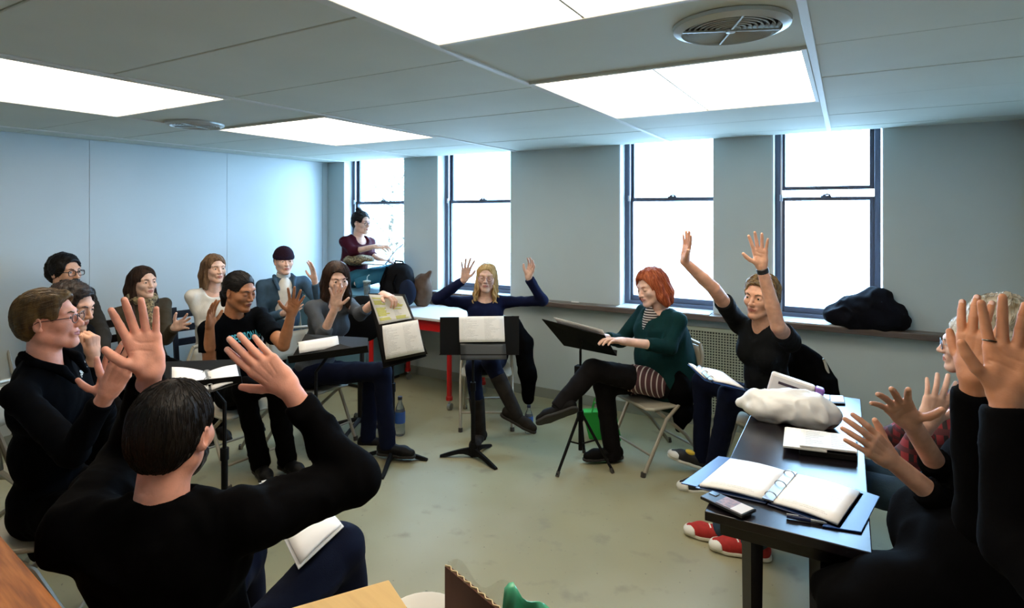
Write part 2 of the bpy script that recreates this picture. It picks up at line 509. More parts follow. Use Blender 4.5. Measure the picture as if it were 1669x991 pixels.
# window wall with four openings
OPEN = [(-5.06, -4.143), (-3.70, -2.806), (-1.716, -0.92), (-0.495, 0.227)]
ZT = H + .10
mb = MB().box((XL - .1, YW, 0), (XR + .1, YW + .26, ZS - .03)).box((XL - .1, YW, ZT), (XR + .1, YW + .26, H + .2))
e = [XL - .1] + [x for o in OPEN for x in o] + [XR + .1]
for i in range(0, len(e), 2): mb.box((e[i], YW, ZS - .03), (e[i + 1], YW + .26, ZT))
struct(mb.build('wall_back', M_wall), 'grey wall with four tall sash windows')
GY = YW + .16
for n, (x0, x1) in enumerate(OPEN):
    w = thing('window_%d' % (n + 1), ['sash window behind the woman with the laptop', 'sash window behind the blonde woman with raised arms',
              'sash window between the red-haired woman and the raised bare arm', 'slightly opened sash window above the dark coat on the ledge'][n], None, ((x0 + x1) / 2, GY, ZS), kind='structure')
    o = np.array([(x0 + x1) / 2, GY, ZS])
    xo = x1                                  # the frames of the first three run behind the right-hand pier
    # reveal lining
    for a, b_ in (((x0, YW, ZS), (x0 + .012, YW + .25, ZT)), ((x1 - .006, YW, ZS), (x1, YW + .12, ZT))):
        MB().box(a, b_).build('reveal', M_reveal, w, offset=o)
    # outer frame: jambs, head, sill
    if n < 3: x1 = x1 + .055
    zb = ZS + .035
    for a, b_ in (((x0 + .012, GY - .03, ZS), (x0 + .05, GY + .06, ZT)), ((x1 - .05, GY - .03, ZS), (x1 - .012, GY + .06, ZT)),
                  ((x0 + .05, GY - .03, ZT - .045), (x1 - .05, GY + .06, ZT)), ((x0 + .05, GY - .04, ZS), (x1 - .05, GY + .06, zb))):
        MB().box(a, b_).build('frame', M_frame, w, offset=o, bevel=.003)
    MB().box((x0 + .05, GY - .034, zb), (x0 + .062, GY - .022, ZT - .045)).build('sash_track', M_steel, w, offset=o)
    zm = 1.84
    up_b, lo_t = (zm - .012, zm + .022) if n < 3 else (1.905, zm + .01)
    xa, xb = x0 + .05, x1 - .05
    for nm, z0, z1, yy in (('upper_sash', up_b, ZT - .045, GY + .03), ('lower_sash', zb, lo_t, GY)):
        sh = MB()
        st = .03
        sh.box((xa, yy - .014, z0), (xa + st, yy + .014, z1)).box((xb - st, yy - .014, z0), (xb, yy + .014, z1))
        sh.box((xa + st, yy - .014, z1 - .028), (xb - st, yy + .014, z1)).box((xa + st, yy - .014, z0), (xb - st, yy + .014, z0 + (.028 if nm[0] == 'u' else .045)))
        so = sh.build(nm, M_frame, w, offset=o, bevel=.002)
        MB().box((xa + st, yy - .002, z0 + .02), (xb - st, yy + .002, z1 - .02)).build('pane', mat_glass('window_glass', (.97, .99, 1)), so, offset=o)
    xm = (xa + xb) / 2
    MB().box((xm - .035, GY - .02, lo_t - .002), (xm + .035, GY + .012, lo_t + .01)).tube([(xm - .02, GY - .01, lo_t + .012), (xm + .01, GY - .022, lo_t + .02), (xm + .03, GY - .02, lo_t + .012)], .007, 6).build('latch', M_frame, w, offset=o)
    MB().tube([(x0 + .056, GY - .045, lo_t + .02), (x0 + .056, GY - .045, lo_t - .03)], .012, 8).build('sash_pin', M_steel, w, offset=o)
    MB().box((x0 + .013, YW - .12, ZS - .002), (xo - .013, GY - .03, ZS + .006)).build('stool', mat('ledge_laminate', 'c9ccd0', .25), w, offset=o)
# ledge in front of the windows, in lengths
for n, (a, b_) in enumerate(((XL, -3.3), (-3.298, -1.2), (-1.198, XR))):
    struct(MB().box((a, YW - .125, ZS - .045), (b_, YW, ZS)).build('trim_%d' % (n + 1), M_ledge, bevel=.006), 'dark wooden window ledge running along the window wall')
struct(MB().box((XL, YW - .012, 0), (XR, YW, .09)).build('baseboard_back', mat('baseboard_paint', '8d9288', .5)))
struct(MB().box((XL, YN, 0), (XL + .012, YW, .09)).build('baseboard_left', mat('baseboard_paint', '8d9288', .5)))
# heater grille under the third window
g = thing('heater_grille', 'perforated pale metal heater grille under the windows', 'grille', (-.95, YW, .1))
o = np.array([-.95, YW, .1])
gx0, gx1, gz0, gz1 = -1.52, -.38, .12, .775
MB().box((gx0, YW - .02, gz0), (gx1, YW - .012, gz1)).build('backing', mat('grille_back', '3c403c', .8), g, offset=o)
fr = MB()
for a, b_ in (((gx0 - .03, gz0 - .03), (gx0, gz1 + .03)), ((gx1, gz0 - .03), (gx1 + .03, gz1 + .03)), ((gx0, gz1), (gx1, gz1 + .03)), ((gx0, gz0 - .03), (gx1, gz0))):
    fr.box((a[0], YW - .035, a[1]), (b_[0], YW - .013, b_[1]))
M_gr = mat('grille_paint', 'a9b09c', .5)
fr.build('grille_frame', M_gr, g, offset=o)
lt = MB()
for x in np.arange(gx0 + .011, gx1, .0215): lt.box((x - .0035, YW - .030, gz0), (x + .0035, YW - .024, gz1))
for z in np.arange(gz0 + .011, gz1, .0215): lt.box((gx0, YW - .0305, z - .0035), (gx1, YW - .0235, z + .0035))
tag(lt.build('lattice', M_gr, g, offset=o), kind='stuff')

# ------------------------------------------------------------------ ceiling: boards, rails, lights, vents
R1, R2, R3, R4, R5 = -.108, -1.264, -2.737, -3.87, -5.0
cl = struct(MB().box((XL - .1, YN - .1, H + .02), (XR + .1, YW, H + .1)).build('ceiling', M_dark), 'suspended ceiling of grey boards in metal rails')
LIGHTS = [(R2, R1, .50, 1.647), (R2, R1, 2.33, 3.47), (R4, R3, .72, 1.862), (R4, R3, 2.485, 3.62)]
def boards(x0, x1, ys):
    for a, b_ in zip(ys[:-1], ys[1:]):
        MB().box((x0 + .003, a + .003, H - random.uniform(0, .002)), (x1 - .003, b_ - .003, H + .02)).build('ceiling_board', M_ceil, cl, bevel=.003, seg=1)
ya = [YN, -.6, .05, .50]
boards(R2, R1, ya); boards(R2, R1, [1.647, 2.33]); boards(R2, R1, [3.47, 4.04, 4.61, YW])
boards(R4, R3, [YN, -.42, .15, .72]); boards(R4, R3, [1.862, 2.485]); boards(R4, R3, [3.62, 4.19, YW])
yb = [YN, -.42, .15, .72, 1.29, 1.862, 2.43, 3.0, 3.57, 4.14, YW]
boards(R3, R2, yb); boards(R5, R4, yb); boards(XL, R5, yb)
boards(R1, XR, [YN, -.6, .05, .50, 1.07, 1.647, 2.33, 2.9, 3.47, 4.04, 4.61, YW])
for x in (R1, R2, R3, R4, R5):
    MB().box((x - .014, YN, H - .008), (x + .014, YW, H + .02)).build('ceiling_rail', M_rail, cl, bevel=.002, seg=1)
M_em = mat('light_diffuser', 'ffffff', .5, emis=('ffefd8', PANEL_STRENGTH))
LL = ['large ceiling light panel at the top centre of the picture', 'ceiling light panel beside the round vent, above the two raised arms',
      'ceiling light panel cut by the left edge of the picture', 'ceiling light panel in front of the corner window']
for (x0, x1, y0, y1), lab in zip(LIGHTS, LL):
    o = np.array([(x0 + x1) / 2, (y0 + y1) / 2, H]); t = thing('ceiling_light', lab, 'ceiling light', o, group='ceiling light panels')
    xi0, xi1 = x0 + .014, x1 - .014
    f_ = MB()
    for a, b_ in (((xi0, y0), (xi0 + .02, y1)), ((xi1 - .02, y0), (xi1, y1)), ((xi0 + .02, y0), (xi1 - .02, y0 + .02)), ((xi0 + .02, y1 - .02), (xi1 - .02, y1))):
        f_.box((*a, H - .012), (*b_, H + .02))
    f_.build('light_frame', M_rail, t, offset=o, bevel=.002, seg=1)
    xm = (xi0 + xi1) / 2
    for a, b_ in ((xi0 + .02, xm - .004), (xm + .004, xi1 - .02)):
        MB().box((a, y0 + .02, H - .004), (b_, y1 - .02, H + .004)).build('diffuser', M_em, t, offset=o)
    MB().box((xm - .004, y0 + .02, H - .008), (xm + .004, y1 - .02, H + .01)).build('divider', M_rail, t, offset=o)
M_vent = mat('vent_metal', 'b9bdb8', .35, .3)
for c, lab in (((-.317, 1.944), 'round ceiling vent beside the right-hand light panel'), ((-3.74, 2.275), 'round ceiling vent between the two left-hand light panels')):
    o = np.array([*c, H]); t = thing('ceiling_vent', lab, 'air vent', o, group='round ceiling vents')
    MB().lathe([(.177, -.002), (.175, -.014), (.15, -.024), (.146, -.012), (.146, .001)], 48, cap=False).build('rim', M_vent, t, smooth=True)
    MB().lathe([(.148, -.0015), (.001, -.0015)], 32, cap=False).build('throat', mat('vent_dark', '2a2d2c', .8), t)
    for r in np.arange(.026, .146, .0165):
        MB().lathe([(r + .006, -.016), (r + .004, -.019), (r - .004, -.006), (r - .002, -.003), (r + .006, -.016)], 40, cap=False).build('louver', M_vent, t, smooth=True)
    sp = MB()
    for k in range(4):
        a = k * pi / 2 + .4; d_ = np.array([math.cos(a), math.sin(a), 0]); sp.bar(d_ * .008 + (0, 0, -.02), d_ * .148 + (0, 0, -.02), .006, .006)
    sp.build('spokes', M_vent, t)
    MB().lathe([(.001, -.028), (.014, -.026), (.016, -.018), (.001, -.012)], 16, cap=False).build('hub', M_vent, t, smooth=True)

# ------------------------------------------------------------------ outdoors
struct(MB().box((-40, 6.5, -3.2), (40, 60, -3)).build('ground_outside', mat('pale_paving', 'c9c8c4', .9, var=.1, scale=.8)), 'pale paving outside the windows')
def tree(name, label, base, h, r, nl, seed):
    rnd = np.random.RandomState(seed)
    base = np.array(base, float); t = thing(name, label, 'tree', base)
    mb = MB().tube([(0, 0, 0), (.05, .02, h * .35), (-.03, .05, h * .6), (.05, 0, h * .85)], [.14, .11, .08, .04], 8)
    for k in range(9):
        a = k * 2.4; z = h * (.4 + .05 * k); L = r * (.9 - .06 * k)
        mb.tube([(0, 0, z), (math.cos(a) * L * .5, math.sin(a) * L * .5, z + .3), (math.cos(a) * L, math.sin(a) * L, z + .75)], [.05, .035, .015], 5)
    mb.build('trunk', mat('bark', '6b5d50', .9, var=.2, scale=8), t)
    n = rnd.normal(size=(nl, 3)); n /= np.linalg.norm(n, axis=1, keepdims=True)
    p = n * (rnd.uniform(.25, 1, (nl, 1)) ** .5) * np.array([r, r, h * .36]) + np.array([0, 0, h * .72])
    a = rnd.normal(size=(nl, 3)); a /= np.linalg.norm(a, axis=1, keepdims=True); b_ = np.cross(a, n); b_ /= np.linalg.norm(b_, axis=1, keepdims=True) + 1e-9
    sz = rnd.uniform(.06, .12, (nl, 1))
    v = np.stack([p - a * sz, p + b_ * sz * .5, p + a * sz, p - b_ * sz * .5], 1).reshape(-1, 3)
    f = np.arange(nl * 4).reshape(-1, 4)
    tag(mesh_obj('foliage', v, f, mat('pale_leaves', 'b9c0b2', .8, var=.2, scale=3), t), kind='stuff')
tree('tree', 'pale leafy tree outside the corner window', (-12.5, 14.0, -3), 6.6, 1.2, 3500, 3)
hs = thing('building', 'low pale building outside the corner window', 'building', (-24, 25, -3))
MB().box((-5, -2, 0), (3, 3, 4.2)).build('wall', mat('stucco', 'd8d6d0', .9, var=.05, scale=2), hs)
MB().hexa([(-5.4, -2.4, 4.2), (3.4, -2.4, 4.2), (3.4, 3.4, 4.2), (-5.4, 3.4, 4.2), (-4, .2, 5.2), (2, .2, 5.2), (2, .8, 5.2), (-4, .8, 5.2)]).build('roof', mat('roof_slate', 'a9aaad', .8, var=.1, scale=5), hs)
for x in (-4, -2, 0, 1.6):
    wd = MB().box((x, -2.06, 1.6), (x + .9, -1.98, 2.9)).build('window', M_white, hs)
    MB().box((x + .07, -2.07, 1.67), (x + .83, -2.05, 2.83)).build('pane', mat('far_glass', '8f9aa5', .1), wd)
lp = thing('lamp_post', 'white lamp post outside the third window', 'lamp post', (-2.35, 10.5, -3))
MB().tube([(0, 0, 0), (0, 0, .3), (0, 0, 4.4)], [.11, .075, .06], 12).build('pole', mat('post_paint', 'd5d9de', .5), lp, smooth=True)
MB().lathe([(.1, 4.4), (.17, 4.45), (.2, 4.75), (.1, 4.9), (.02, 4.95)], 16).build('lantern', mat('post_paint', 'd5d9de', .5), lp, smooth=True)
# ================================================================== PEOPLE
SKIN = {}
def skin(name, col, lip):
    if name not in SKIN:
        SKIN[name] = (mat('skin_' + name, col, 0.52, var=0.13, scale=22, sss=0.12, bump=0.10, bscale=260, spec=.35),
                      mat('lips_' + name, lip, 0.4, sss=0.1))
    return SKIN[name]
def hair_mat(name, c1, c2):
    return mat('hair_' + name, c1, 0.5, col2=c2, scale=55, stretch=(1, 1, .15), bump=0.4, bscale=150, spec=0.2)
def cloth(name, col, rough=0.85, var=0.12, scale=9, bump=0.25, bscale=140, **k):
    return mat('cloth_' + name, col, rough, var=var, scale=scale, bump=bump, bscale=bscale, spec=k.pop('spec', 0.12), **k)

def head_sdf(p):
    """head in its own axes: x = the person's right, y = forward, z = up; chin to crown 0.23"""
    s = S(0.02)
    jw = p.get('jaw', 1.0)
    s.ell((0, -.014, .032), (.0745, .094, .083), k=0)
    s.ell((0, .018, -.022), (.062 * jw, .070, .080), k=.03)
    for e in (-1, 1):
        s.cap((e * .050 * jw, -.004, -.055), (e * .014, .068, -.098), .020, .017, k=.03)
        s.ell((e * .037, .058, -.022), (.026, .026, .024), k=.022)
        s.cap((e * .012, .082, .026), (e * .046, .068, .028), .010, .009, k=.016)
    s.ell((0, .072, -.097), (.020, .019, .015), k=.018)
    for e in (-1, 1):
        s.ell((e * .0315, .100, .004), (.020, .020, .0125), k=.012, op='sub')
    # nose
    s.cap((0, .084, .016), (0, .107, -.026), .0065, .0095, k=.012)
    s.ell((0, .106, -.030), (.0105, .0115, .0095), k=.008)
    for e in (-1, 1): s.ell((e * .0115, .097, -.032), (.0075, .010, .0075), k=.007)
    # mouth
    sm = p.get('smile', 0.0)
    s.ell((0, .082, -.060), (.027, .014, .020), k=.012)
    op = p.get('open', 0.0)
    s.chain([(-.022, .084, -.0595 + sm), (-.007, .0935, -.0565), (.007, .0935, -.0565), (.022, .084, -.0595 + sm)], [.0035, .0048, .0048, .0035], k=.004)
    s.chain([(-.020, .084, -.0625 + sm), (0, .0925, -.0675 - op), (.020, .084, -.0625 + sm)], [.0035, .0058, .0035], k=.004)
    s.chain([(-.024, .090, -.061 + sm), (0, .1005, -.0615), (.024, .090, -.061 + sm)], [.0016, .0022 + op, .0016], k=.002)
    s.p[-1] = ('sub',) + s.p[-1][1:]; s.p[-2] = ('sub',) + s.p[-2][1:]
    # eyelids with their slit
    sq = p.get('lid', 0.0036)
    for e in (-1, 1):
        s.ell((e * .0315, .0745, .004), (.0155, .0145, .0125), k=.005)
        if sq > 0: s.ell((e * .0315, .0905, .0035), (.0125, .011, sq), k=.0015, op='sub')
    # ears
    for e in (-1, 1):
        a = .35
        R = np.array([[math.cos(a), e * math.sin(a) * -1, 0], [e * math.sin(a), math.cos(a), 0], [0, 0, 1]])
        s.ell((e * .0775, -.010, -.004), (.0085, .019, .031), R, k=.006)
        s.ell((e * .086, -.004, -.002), (.007, .0105, .019), R, k=.004, op='sub')
        s.ell((e * .078, .000, -.026), (.006, .008, .009), k=.004)
    return s
def xform(P, M): return P @ M[:3, :3].T + M[:3, 3]
def head_matrix(c, f, up, sc):
    f = nrm(f); up = nrm(up - f * np.dot(up, f)); r = np.cross(f, up)
    M = np.eye(4); M[:3, 0] = r * sc; M[:3, 1] = f * sc; M[:3, 2] = up * sc; M[:3, 3] = c
    return M
def join(parts):
    V_, F_, n = [], [], 0
    for P, Q in parts:
        V_.append(P); F_.append(Q + n); n += len(P)
    return np.concatenate(V_), np.concatenate(F_)

def hand(s, w, d, nrmv, side, curl=.2, spread=.12, thumb=.5, sc=1.0, curls=None, k=.006):
    """five-fingered hand: w wrist, d towards the fingers, nrmv out of the palm, side +1 right hand / -1 left"""
    d = nrm(d); n = nrm(nrmv - d * np.dot(nrmv, d)); x = np.cross(d, n) * side      # x towards the thumb
    def T(a, b, c): return np.asarray(w) + (x * a + d * b + n * c) * sc
    kn = [(.029, .090, 0), (.0095, .094, -.002), (-.0105, .090, -.001), (-.0285, .081, .003)]
    ln = [(.041, .025, .021), (.046, .029, .023), (.043, .027, .022), (.033, .020, .019)]
    rd = [.0102, .0104, .0099, .0086]
    st = [(.014, .010, 0), (.006, .008, 0), (-.006, .008, 0), (-.014, .010, 0)]
    fl = (n, .88)
    for a, b in zip(st, kn): s.cap(T(*a), T(*b), .0170 * sc, .0126 * sc, .014 * sc, flat=fl)
    s.cap(T(.018, .03, 0), T(-.020, .035, 0), .0135 * sc, .0135 * sc, .012 * sc)
    s.ell(T(.022, .034, .008), np.array([.015, .026, .013]) * sc, np.array([x, d, n]), .010 * sc)
    s.ell(T(-.022, .036, .006), np.array([.011, .030, .011]) * sc, np.array([x, d, n]), .010 * sc)
    s.crease = []; s.nails = []
    tips = []
    for i in range(4):
        ang = (1.35, .45, -.45, -1.35)[i] * spread
        c = (curls[i] if curls else curl)
        p = T(*kn[i]); fd = d * math.cos(ang) + x * math.sin(ang); bend = c * .8
        for j in range(3):
            v = fd * math.cos(bend) + n * math.sin(bend)
            q = p + v * ln[i][j] * sc
            s.cap(p, q, rd[i] * sc * (1, .93, .86)[j], rd[i] * sc * (.93, .86, .72)[j], .0035 if j == 0 else .002)
            if j < 2:
                pl = n * math.cos(bend) - fd * math.sin(bend)          # palm side of this joint
                rr = rd[i] * sc * .95
                s.crease.append(([q + x * rr + pl * rr * .3, q + pl * rr, q - x * rr + pl * rr * .3], .0011))
                s.crease.append(([q + x * rr * .7 - pl * rr * .6 + v * .002, q - pl * rr + v * .002, q - x * rr * .7 - pl * rr * .6 + v * .002], .0007))
                s.crease.append(([q + x * rr * .6 - pl * rr * .7 - v * .003, q - pl * rr - v * .003, q - x * rr * .6 - pl * rr * .7 - v * .003], .0006))
            else:
                pl = n * math.cos(bend) - fd * math.sin(bend)
                s.nails.append((q - v * .003 * sc - pl * rd[i] * sc * .52, x * (1 if True else 1), v, -pl, rd[i] * sc * .62))
            p = q; bend += c * (1.15, .75, 0)[j]
        tips.append(p)
    tb = T(.022, .022, .006)
    a = thumb
    v = x * math.sin(a + .25) + d * math.cos(a + .25) + n * .35
    q = tb + nrm(v) * .038 * sc
    s.cap(tb, q, .0135 * sc, .0108 * sc, .010 * sc)
    v2 = nrm(x * math.sin(a) + d * math.cos(a) + n * .18); q2 = q + v2 * .029 * sc
    s.cap(q, q2, .0118 * sc, .0108 * sc, .003)
    v3 = nrm(x * math.sin(a - .15) + d * math.cos(a - .15) + n * (.12 + .3 * (curls[4] if curls else 0))); q3 = q2 + v3 * .023 * sc
    s.cap(q2, q3, .0108 * sc, .0086 * sc, .002)
    s.nails.append((q3 - v3 * .004 * sc - n * .0050 * sc, x, v3, -n, .0062 * sc))
    for ln_ in ([(.036, .066, .012), (.012, .062, .013), (-.014, .050, .014), (-.034, .046, .008)], [(-.036, .072, .008), (-.016, .072, .014), (.006, .078, .012), (.020, .090, .008)],
                [(.030, .058, .012), (.010, .046, .015), (.0, .026, .014), (.002, .008, .010)], [(-.016, .0, .012), (0, -.002, .014), (.016, .0, .012)]):
        s.crease.append(([T(*q_) for q_ in ln_], .0016))
    for a_, b_ in zip(st[:4], kn):                                   # tendons and knuckles on the back
        s.crease.append(([T((a_[0] + b_[0]) / 2 + .0085, .05, -.014), T(b_[0] + .0095, b_[1] - .002, -.011)], .0013))
    return tips
def crease(P, Q, s):
    if not getattr(s, 'crease', None): return P
    N = normals(P, Q); D = np.zeros(len(P))
    for pl, dep in s.crease:
        best = np.full(len(P), 9.0)
        lo = np.min(pl, 0) - .008; hi = np.max(pl, 0) + .008
        idx = np.where(((P > lo) & (P < hi)).all(1))[0]
        if not len(idx): continue
        bb = np.full(len(idx), 9.0)
        for a, b in zip(pl[:-1], pl[1:]):
            ab = b - a; t = np.clip(((P[idx] - a) @ ab) / (ab @ ab), 0, 1)
            bb = np.minimum(bb, np.linalg.norm(P[idx] - a - t[:, None] * ab, axis=1))
        D[idx] = np.maximum(D[idx], dep * np.exp(-(bb / .0024) ** 2))
    return P - N * D[:, None]

def hair_mesh(p, style, sc=1.0):
    """hair in head axes"""
    t = p.get('vol', .010); s = S(.018)
    s.ell((0, -.018, .036), (.0765 + t, .096 + t, .085 + t), k=0)
    s.ell((0, -.050, -.010), (.066 + t * .7, .055 + t * .8, .070), k=.03)
    for q in p.get('extra', []):
        s.chain(q[0], q[1], k=q[2] if len(q) > 2 else .02)
    hl = p.get('hairline', .058) + .026            # height of the hairline at the forehead
    w = p.get('facew', .066)
    # the face opening
    s.ell((p.get('part', 0), .125, -.040), (w + .004, .105, .040 + hl), k=.010, op='sub')
    s.ell((p.get('part', 0), .120, .018), (w + .010, .092, .008 + hl * .72), k=.008, op='sub')
    s.ell((0, .075, -.10), (w * .95, .075, .085), k=.010, op='sub')
    if not p.get('cover_ears'):
        for e in (-1, 1): s.ell((e * .086, .012, -.018), (.030, .030, .040), k=.008, op='sub')
    if p.get('nape', None) is not None:
        s.plane((0, 0, p['nape']), (0, .35, -1))
    for q in p.get('locks', []):
        s.chain(q[0], q[1], k=(q[2] if len(q) > 2 else .015) * .6, flat=q[3] if len(q) > 3 else None)
    P, Q = s.mesh(p.get('h', .0045))
    N = normals(P, Q)
    fq = p.get('freq', 130); am = p.get('amp', .0035)
    sw = p.get('sweep', 'down')
    if sw == 'down': st = P * np.array([1, 1, .16])
    elif sw == 'back': st = P * np.array([1, .2, .8])
    elif sw == 'side': st = (P + np.outer(P[:, 1], (0, 0, .4))) * np.array([.25, .9, .6])
    else: st = P
    d = vn(st, fq, 3) * .6 + vn(st, fq * 2.1, 5) * .4 + vn(P, 38, 9) * .7
    P = P + N * (d * am)[:, None]
    # strands laid over the mass
    rnd = np.random.RandomState(p.get('seed', 5)); ns = p.get('ns', 620); L = p.get('slen', .05); r0 = p.get('sr', .0012)
    bv = BVHTree.FromPolygons([Vector(q) for q in P], Q.tolist())
    fc = Q[rnd.randint(0, len(Q), ns * 2)]; st_ = P[fc].mean(1)
    st_ = st_[st_[:, 2] > p.get('szmin', -.06)][:ns]
    sv, sf = [], []
    seg = 7
    for q in st_:
        pt = Vector(q); pts = []
        wob = rnd.normal(size=3) * .25
        ln = L * rnd.uniform(.6, 1.2) / seg
        lift = rnd.uniform(.0004, p.get('lift', .0022))
        for i in range(seg):
            hit, n, _, _ = bv.find_nearest(pt)
            if hit is None: break
            pts.append(np.array(hit + n * (lift if i else -.002)))
            if sw == 'back': g_ = Vector((wob[0] * .4, -1, -.25))
            elif sw == 'side': g_ = Vector((-.9, -.45 + wob[1], -.25 + wob[2] * .5))
            else: g_ = Vector((pt.x * 6 + wob[0] * .3, (pt.y + .02) * 5 + wob[1] * .3, -1 if pt.z < .09 else -.3))
            t = g_ - n * g_.dot(n)
            if t.length < 1e-5: break
            pt = Vector(pts[-1]) + t.normalized() * ln
        if len(pts) < 3: continue
        mbs = MB().tube(pts, [r0 * (.6 + .6 * math.sin(pi * min(1, (i + .6) / len(pts)))) for i in range(len(pts))], 4, cap=False)
        b0 = len(sv); sv += mbs.v; sf += [tuple(k + b0 for k in f_) for f_ in mbs.f]
    if sv:
        n0 = len(P); P = np.concatenate([P, np.array(sv)]); Q = np.concatenate([Q, np.array(sf) + n0])
    return P, Q

def shoe_mesh(kind='shoe'):
    s = S(.02)
    s.chain([(0, -.045, .045), (0, .03, .045), (0, .12, .035), (0, .175, .03)], [.036, .036, .041, .030], .02)
    hgt = {'shoe': .085, 'boot': .15, 'sneaker': .09, 'tall': .30}[kind]
    br = .060 if kind == 'tall' else .042
    s.cap((0, -.035, .05), (0, -.01, hgt), .037, br, .025, cut=True)
    s.plane((0, 0, .012), (0, 0, -1))
    P, Q = s.mesh(.007)
    N = normals(P, Q)
    P = P + N * (vn(P, 30, 2) * .0015)[:, None]
    s2 = S(.01)
    s2.chain([(0, -.047, .01), (0, .03, .01), (0, .12, .01), (0, .178, .01)], [.039, .036, .044, .032], .01)
    s2.plane((0, 0, 0), (0, 0, -1)); s2.plane((0, 0, .022), (0, 0, 1))
    return (P, Q), s2.mesh(.007)
_SH = {}
def shoe(root, off, ank, toe, kind, m, ms, up=UP, drop=.085):
    """a shoe with its sole; ank = ankle joint, toe = direction"""
    if kind not in _SH: _SH[kind] = shoe_mesh(kind)
    (P, Q), (P2, Q2) = _SH[kind]
    t = nrm(toe); u = nrm(up - t * np.dot(up, t)); r = np.cross(t, u)
    M = np.eye(4); M[:3, 0] = r; M[:3, 1] = t; M[:3, 2] = u; M[:3, 3] = np.asarray(ank) - u * drop
    a = mesh_obj('shoe', xform(P, M), Q, m, root, True, offset=off)
    mesh_obj('sole', xform(P2, M), Q2, ms, a, True, offset=off)
    if kind == 'sneaker':
        lc = MB()
        for k in range(4):
            y = .045 + .022 * k; z = .088 - .008 * k
            lc.tube([(-.022, y, z - .010), (0, y + .012, z + .001), (.022, y, z - .010)], .003, 5)
            lc.tube([(.022, y + .004, z - .011), (0, y + .014, z), (-.022, y + .004, z - .011)], .003, 5)
        lc.xf(M).build('laces', M_white, a, True, offset=off)
        s = S(.01); s.ell((0, .160, .026), (.047, .053, .034)); s.plane((0, .145, 0), (0, -1, 0)); s.plane((0, 0, .014), (0, 0, -1))
        P3, Q3 = s.mesh(.006); mesh_obj('toe_cap', xform(P3, M), Q3, mat('rubber_white', 'dcdcd4', .5), a, True, offset=off)
    return a

def glasses(root, off, M, m, rx=.024, rz=.018, tube=.0017, square=False, y=.101):
    def rim(cx):
        pts = []
        for k in range(24):
            a = 2 * pi * k / 24; c, s_ = math.cos(a), math.sin(a)
            if square: c = math.copysign(abs(c) ** .55, c); s_ = math.copysign(abs(s_) ** .55, s_)
            pts.append((cx + rx * c, y - .10 * (abs(cx + rx * c) ** 1.6), -.001 + rz * s_ - (.000)))
        return pts
    g = MB()
    for e in (-1, 1):
        g.tube(rim(e * .0325), tube, 6, closed=True)
        g.tube([(e * (.0325 + rx), y - .006, .006), (e * .0715, .055, .007), (e * .0815, -.005, .006), (e * .0815, -.035, -.012)], tube, 6)
    g.tube([(-.0095, y + .0005, .003), (0, y + .003, .006), (.0095, y + .0005, .003)], tube, 6)
    g.v = [xform(p[None], M)[0] for p in g.v]
    o = g.build('eyeglasses', m, root, True, offset=off)
    for e in (-1, 1):
        r = rim(e * .0325); c = np.mean(r, 0)
        v = [c] + [np.asarray(q) for q in r]
        v = [xform(np.asarray(q, float)[None], M)[0] for q in v]
        mesh_obj('lens', v, [(0, i + 1, (i + 1) % 24 + 1) for i in range(24)], mat_glass('lens_glass', (.96, .97, .97)), o, True, offset=off)
    return o

